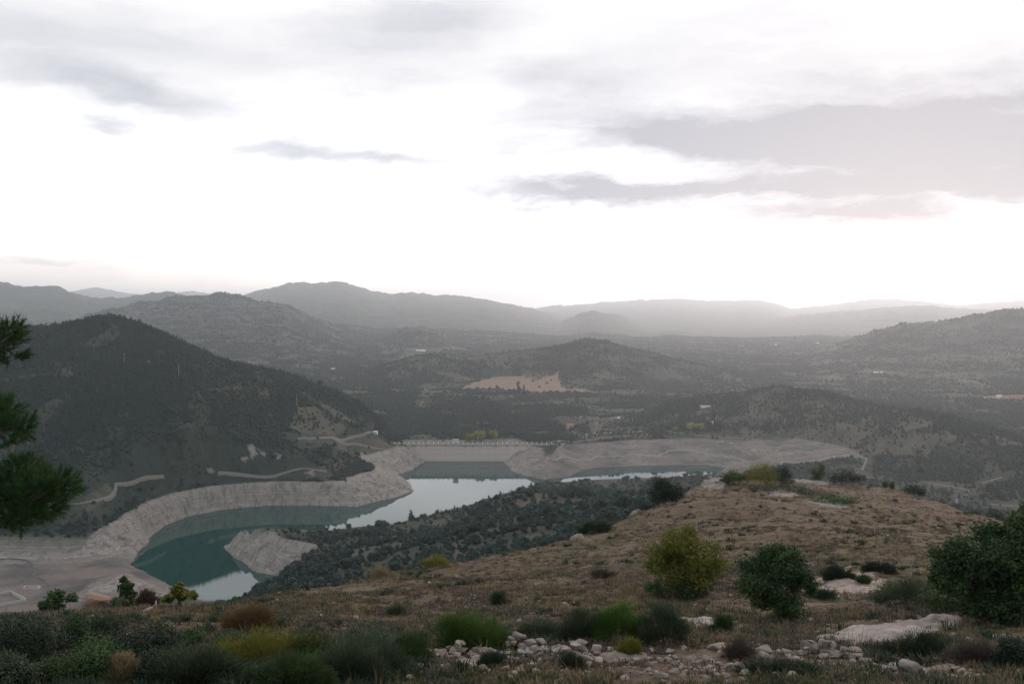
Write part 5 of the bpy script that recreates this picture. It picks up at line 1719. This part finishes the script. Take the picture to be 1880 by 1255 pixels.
    ("bush", "dead brown bush lying in the turf right of centre", "bush", 1105, 1062, [(0, 8, 22, 8), (12, 5, 14, 6)], 2200, .026, L_BROWN, 61, 'spike'),
    ("bush", "low dark shrub in the grass right of the round bush's foot", "bush", 1500, 1096, [(0, 6, 28, 7), (18, 5, 18, 6)], 2600, .020, L_THYME, 62, 'spike'),
    ("bush", "grey green low shrub behind the dark grey broom", "bush", 990, 1172, [(0, 14, 34, 14), (24, 10, 22, 12), (-24, 8, 20, 10)], 6000, .013, L_GREY, 63, 'spike'),
]
for i, s_ in enumerate(SHRUBS):
    nm, lb, ct, px, py, bl, n, lf, mt, sd_ = s_[:10]
    md = s_[10] if len(s_) > 10 else 'leaf'
    shrub(nm, lb, ct, px, py, bl, n, lf, mt, 700 + sd_, md, trunk=True, tr=0.05 if ct in ("tree", "juniper") or nm == "bush_tree" else 0.022)

# ------------------------------------------------------------------ pine reaching in from the left edge
def pine():
    rng = np.random.default_rng(77)
    D = 12.0
    k = D / F_PX
    bx = -0.70 * D
    base = Vector((bx, D, float(fgz(bx, D))))
    root = empty("pine_tree", base, "green needled pine reaching into the left edge of the view", "tree")

    def P(px, py, d=D):
        return Vector(tuple(pix(px, py, d))) - base
    # (px, py, radius px, depth) of the needle clusters at branch ends
    CL = [(-4, 626, 44, 12), (24, 612, 22, 11.8), (20, 655, 24, 12.1), (-40, 640, 46, 12.4), (2, 760, 36, 12), (36, 786, 30, 11.8), (10, 800, 38, 12.2), (-45, 775, 50, 12.3), (-10, 748, 28, 11.6),
          (20, 905, 52, 12), (66, 905, 46, 11.8), (108, 893, 36, 11.7), (44, 868, 40, 12.2), (84, 930, 38, 12.1), (30, 950, 38, 11.8), (-30, 900, 60, 12.4), (60, 955, 24, 11.7), (8, 962, 24, 12.0), (128, 905, 18, 11.9),
          (-120, 560, 80, 12.3), (-200, 480, 90, 12), (-330, 520, 90, 11.8), (-150, 700, 80, 12.6), (-380, 680, 90, 12.4), (-120, 860, 70, 12.8), (-400, 840, 80, 11.7), (-250, 600, 80, 11.2)]
    mb = MB()
    trunk = [Vector((0, 0, -0.3)), P(-335, 1000), P(-310, 800), P(-280, 640), P(-250, 480)]
    mb.tube(trunk, [0.17, 0.15, 0.12, 0.09, 0.05], 10)
    tob = mb.build("trunk", M_BARK, root, True)
    for (p0, p1, p2, r) in ((P(-310, 800), P(-120, 720), P(10, 650), .04), (P(-320, 890), P(-130, 840), P(15, 785), .045), (P(-330, 980), P(-140, 960), P(90, 905), .05), (P(-300, 700), P(-420, 700), P(-480, 660), .04)):
        mb = MB(); mb.tube([p0, p1, p1.lerp(p2, 0.6) + Vector((0, 0, -.03)), p2], [r, r * .8, r * .5, r * .25], 7); mb.build("branch", M_BARK, root, True)
    tips = [P(-150, 690), P(-60, 665), P(-60, 800), P(-150, 845), P(-60, 935), P(20, 930), P(-160, 955), P(-310, 800), P(-280, 640), P(-250, 480)]
    mb = MB()
    for px, py, rp, d in CL:
        c = P(px, py, d)
        q = min(tips, key=lambda v: (v - c).length)
        mb.tube([q, q.lerp(c, 0.55) + Vector((0, 0, -.04)), c], [.022, .016, .008], 5)
        for k2 in range(5):
            mb.tube([q.lerp(c, 0.6), c + Vector(tuple(rand_dir(1, rng)[0])) * rp * d / F_PX * 0.75], [.009, .004], 4)
    mb.build("twigs", M_BARK, root, True)
    Vs, Ts = [], []
    for px, py, rp, d in CL:
        c = np.array(P(px, py, d))
        r = rp * d / F_PX
        ns = int(80 * (rp / 40) ** 2)
        dirs = rand_dir(ns, rng)
        dirs[:, 2] = dirs[:, 2] * 0.7 + 0.15
        S0 = c + dirs * (r * rng.uniform(0.35, 0.92, ns))[:, None]
        tw = dirs + 0.5 * rand_dir(ns, rng) + [0, 0, 0.35]
        tw /= np.linalg.norm(tw, axis=1)[:, None]
        nn = 46
        t_ = rng.uniform(0, 0.11, (ns, nn, 1))
        base_ = S0[:, None] + tw[:, None] * t_
        nd = tw[:, None] * 0.9 + rng.normal(0, 0.55, (ns, nn, 3))
        nd /= np.linalg.norm(nd, axis=2)[..., None]
        tip = base_ + nd * rng.uniform(0.05, 0.10, (ns, nn, 1))
        side = np.cross(nd, rng.normal(size=(ns, nn, 3)))
        side /= np.linalg.norm(side, axis=2)[..., None] + 1e-9
        side *= 0.0032
        Vs.append(np.stack([base_ - side, base_ + side, tip], axis=2).reshape(-1, 3))
        Ts.append(np.repeat(np.clip(rng.random(ns) * 0.6 + 0.2, 0, 1)[:, None] + rng.uniform(-.2, .2, (ns, nn)), 3))
    V = np.concatenate(Vs)
    np_obj("needles", V, np.arange(len(V)).reshape(-1, 3), L_PINE, root, smooth=False, attrs={'tint': np.concatenate(Ts).ravel()})


pine()

# pale dead branch lying on the brow
p = fhit(275, 1122)
root = empty("dead_branch", p, "pale broken branch lying on the brow below the yellow leaved small tree", "branch")
mb = MB(); k_ = p.y / F_PX
mb.tube([(-11 * k_, 0, -1 * k_), (0, 0, 4 * k_), (10 * k_, 0.05, 9 * k_), (12 * k_, 0, 20 * k_)], [0.05, 0.07, 0.05, 0.02], 7)
mb.tube([(2 * k_, 0, 5 * k_), (12 * k_, 0.1, 5 * k_)], [0.05, 0.02], 6)
mb.build("wood", M_WOOD, root, True)

# ------------------------------------------------------------------ turf: tufts nobody could count
def tuft_mesh(name, seed, n, h, spread, mat, lean=0.5, w=0.012):
    rng = np.random.default_rng(seed)
    a = rng.uniform(0, 6.28, n)
    r = spread * np.sqrt(rng.random(n))
    b = np.c_[r * np.cos(a), r * np.sin(a), np.full(n, -0.03)]
    o_ = np.c_[np.cos(a + rng.normal(0, .7, n)), np.sin(a + rng.normal(0, .7, n)), np.zeros(n)] * (lean * rng.uniform(0.2, 1, (n, 1)))
    hh = h * rng.uniform(0.45, 1.15, (n, 1))
    m_ = b + o_ * hh * 0.35 + [0, 0, 1] * hh * 0.6
    t_ = b + o_ * hh * 1.0 + [0, 0, 1] * hh
    s = np.c_[-np.sin(a), np.cos(a), np.zeros(n)] * w
    V = np.stack([b - s, b + s, m_ + s * .8, m_ - s * .8, t_], axis=1).reshape(-1, 3)
    i = np.arange(n)[:, None] * 5
    F = [tuple(x) for x in (i + [0, 1, 2, 3]).tolist()] + [tuple(x) for x in (i + [3, 2, 4]).tolist()]
    me = bpy.data.meshes.new(name)
    me.from_pydata(V.tolist(), [], F)
    me.materials.append(mat)
    at = me.attributes.new('tint', 'FLOAT', 'POINT')
    at.data.foreach_set('value', np.repeat(rng.random(n), 5).astype(np.float32))
    me.update()
    return me


def turf(name, src_me, n, d0, d1, dens, s0, s1, label):
    a = R.uniform(-0.66, 0.66, n)
    D = np.exp(R.uniform(math.log(d0), math.log(d1), n)) if d1 / d0 > 4 else R.uniform(d0, d1, n)
    x = a * D
    z = fgz(x, D)
    px, py = project(x, D, z)
    edge = np.interp(a, SKY_A, SKY_Y)
    ok = (R.random(n) < dens(x, D, px, py)) & (py > edge - 4)
    for _, cxp, cyp, rx, ry, *_r in SLABS:
        ok &= ~((((px - cxp) / rx) ** 2 + ((py - cyp) / ry) ** 2 < 0.9) & (R.random(n) < 0.93))
    ln = np.interp(px, [760, 860, 950, 1060, 1200, 1310, 1500, 1640, 1800], [1208, 1206, 1200, 1203, 1213, 1206, 1207, 1232, 1245])
    ok &= ~((np.abs(py - ln) < 13) & (px > 775) & (px < 1800) & (R.random(n) < 0.8))
    x, D, z = x[ok], D[ok], z[ok]
    src = link(bpy.data.objects.new("grass_tuft", src_me))
    src.location = (x[0], D[0], z[0])
    tag(src, label, "grass tuft")
    return scatter(name, np.c_[x, D, z], R.uniform(s0, s1, len(x)) * (1 + 0.004 * D), R.uniform(0, 6.28, len(x)), src, tilt=R.normal(0, .15, (len(x), 2)))


nz = lambda x, D, s, k: fbm(x / s, D / s, 3, k)
turf("dry_grass", tuft_mesh("grass_tuft", 1, 26, 0.13, 0.14, L_STRAW, 0.9, 0.009), 42000, 12, 150, lambda x, D, px, py: np.clip(0.30 + 1.3 * nz(x, D, 7, 301) + 0.25 * (py < np.interp(px, [0, 2000], [1120, 1120])) * 0.4, 0.02, 1), 0.5, 1.15, "straw tuft standing on the near turf")
turf("dead_grass", tuft_mesh("grass_tuft", 2, 30, 0.085, 0.2, L_DEADG, 1.6, 0.011), 60000, 12, 150, lambda x, D, px, py: np.clip(0.5 + 0.9 * nz(x, D, 5, 305), 0.05, 1), 0.6, 1.2, "grey dead tuft standing on the near turf")
turf("green_grass", tuft_mesh("grass_tuft", 3, 24, 0.13, 0.13, L_GRASS, 0.8, 0.009), 26000, 12, 150, lambda x, D, px, py: np.clip(0.10 + 1.3 * nz(x, D, 9, 309) + 0.25 * (D < 26) * (px < 800), 0.0, 1), 0.5, 1.3, "green tuft standing on the near turf")
turf("heath", tuft_mesh("grass_tuft", 4, 70, 0.17, 0.22, L_THYME, 1.1, 0.012), 14000, 12, 150, lambda x, D, px, py: np.clip(0.02 + 1.1 * nz(x, D, 6, 313) + 0.35 * (D < 22) * (px < 700), 0.0, 1), 0.5, 1.2, "dark heath tuft standing on the near turf")
turf("tall_stalks", tuft_mesh("grass_tuft", 5, 7, 0.5, 0.08, L_STRAW, 0.45, 0.005), 2200, 12, 120, lambda x, D, px, py: np.clip(0.2 + 0.9 * nz(x, D, 6, 317), 0.0, 1), 0.6, 1.2, "tall thin straw stalks standing on the near turf")
print("objects", len(bpy.data.objects), "tris", sum(len(m.loops) - 2 * len(m.polygons) for m in bpy.data.meshes))
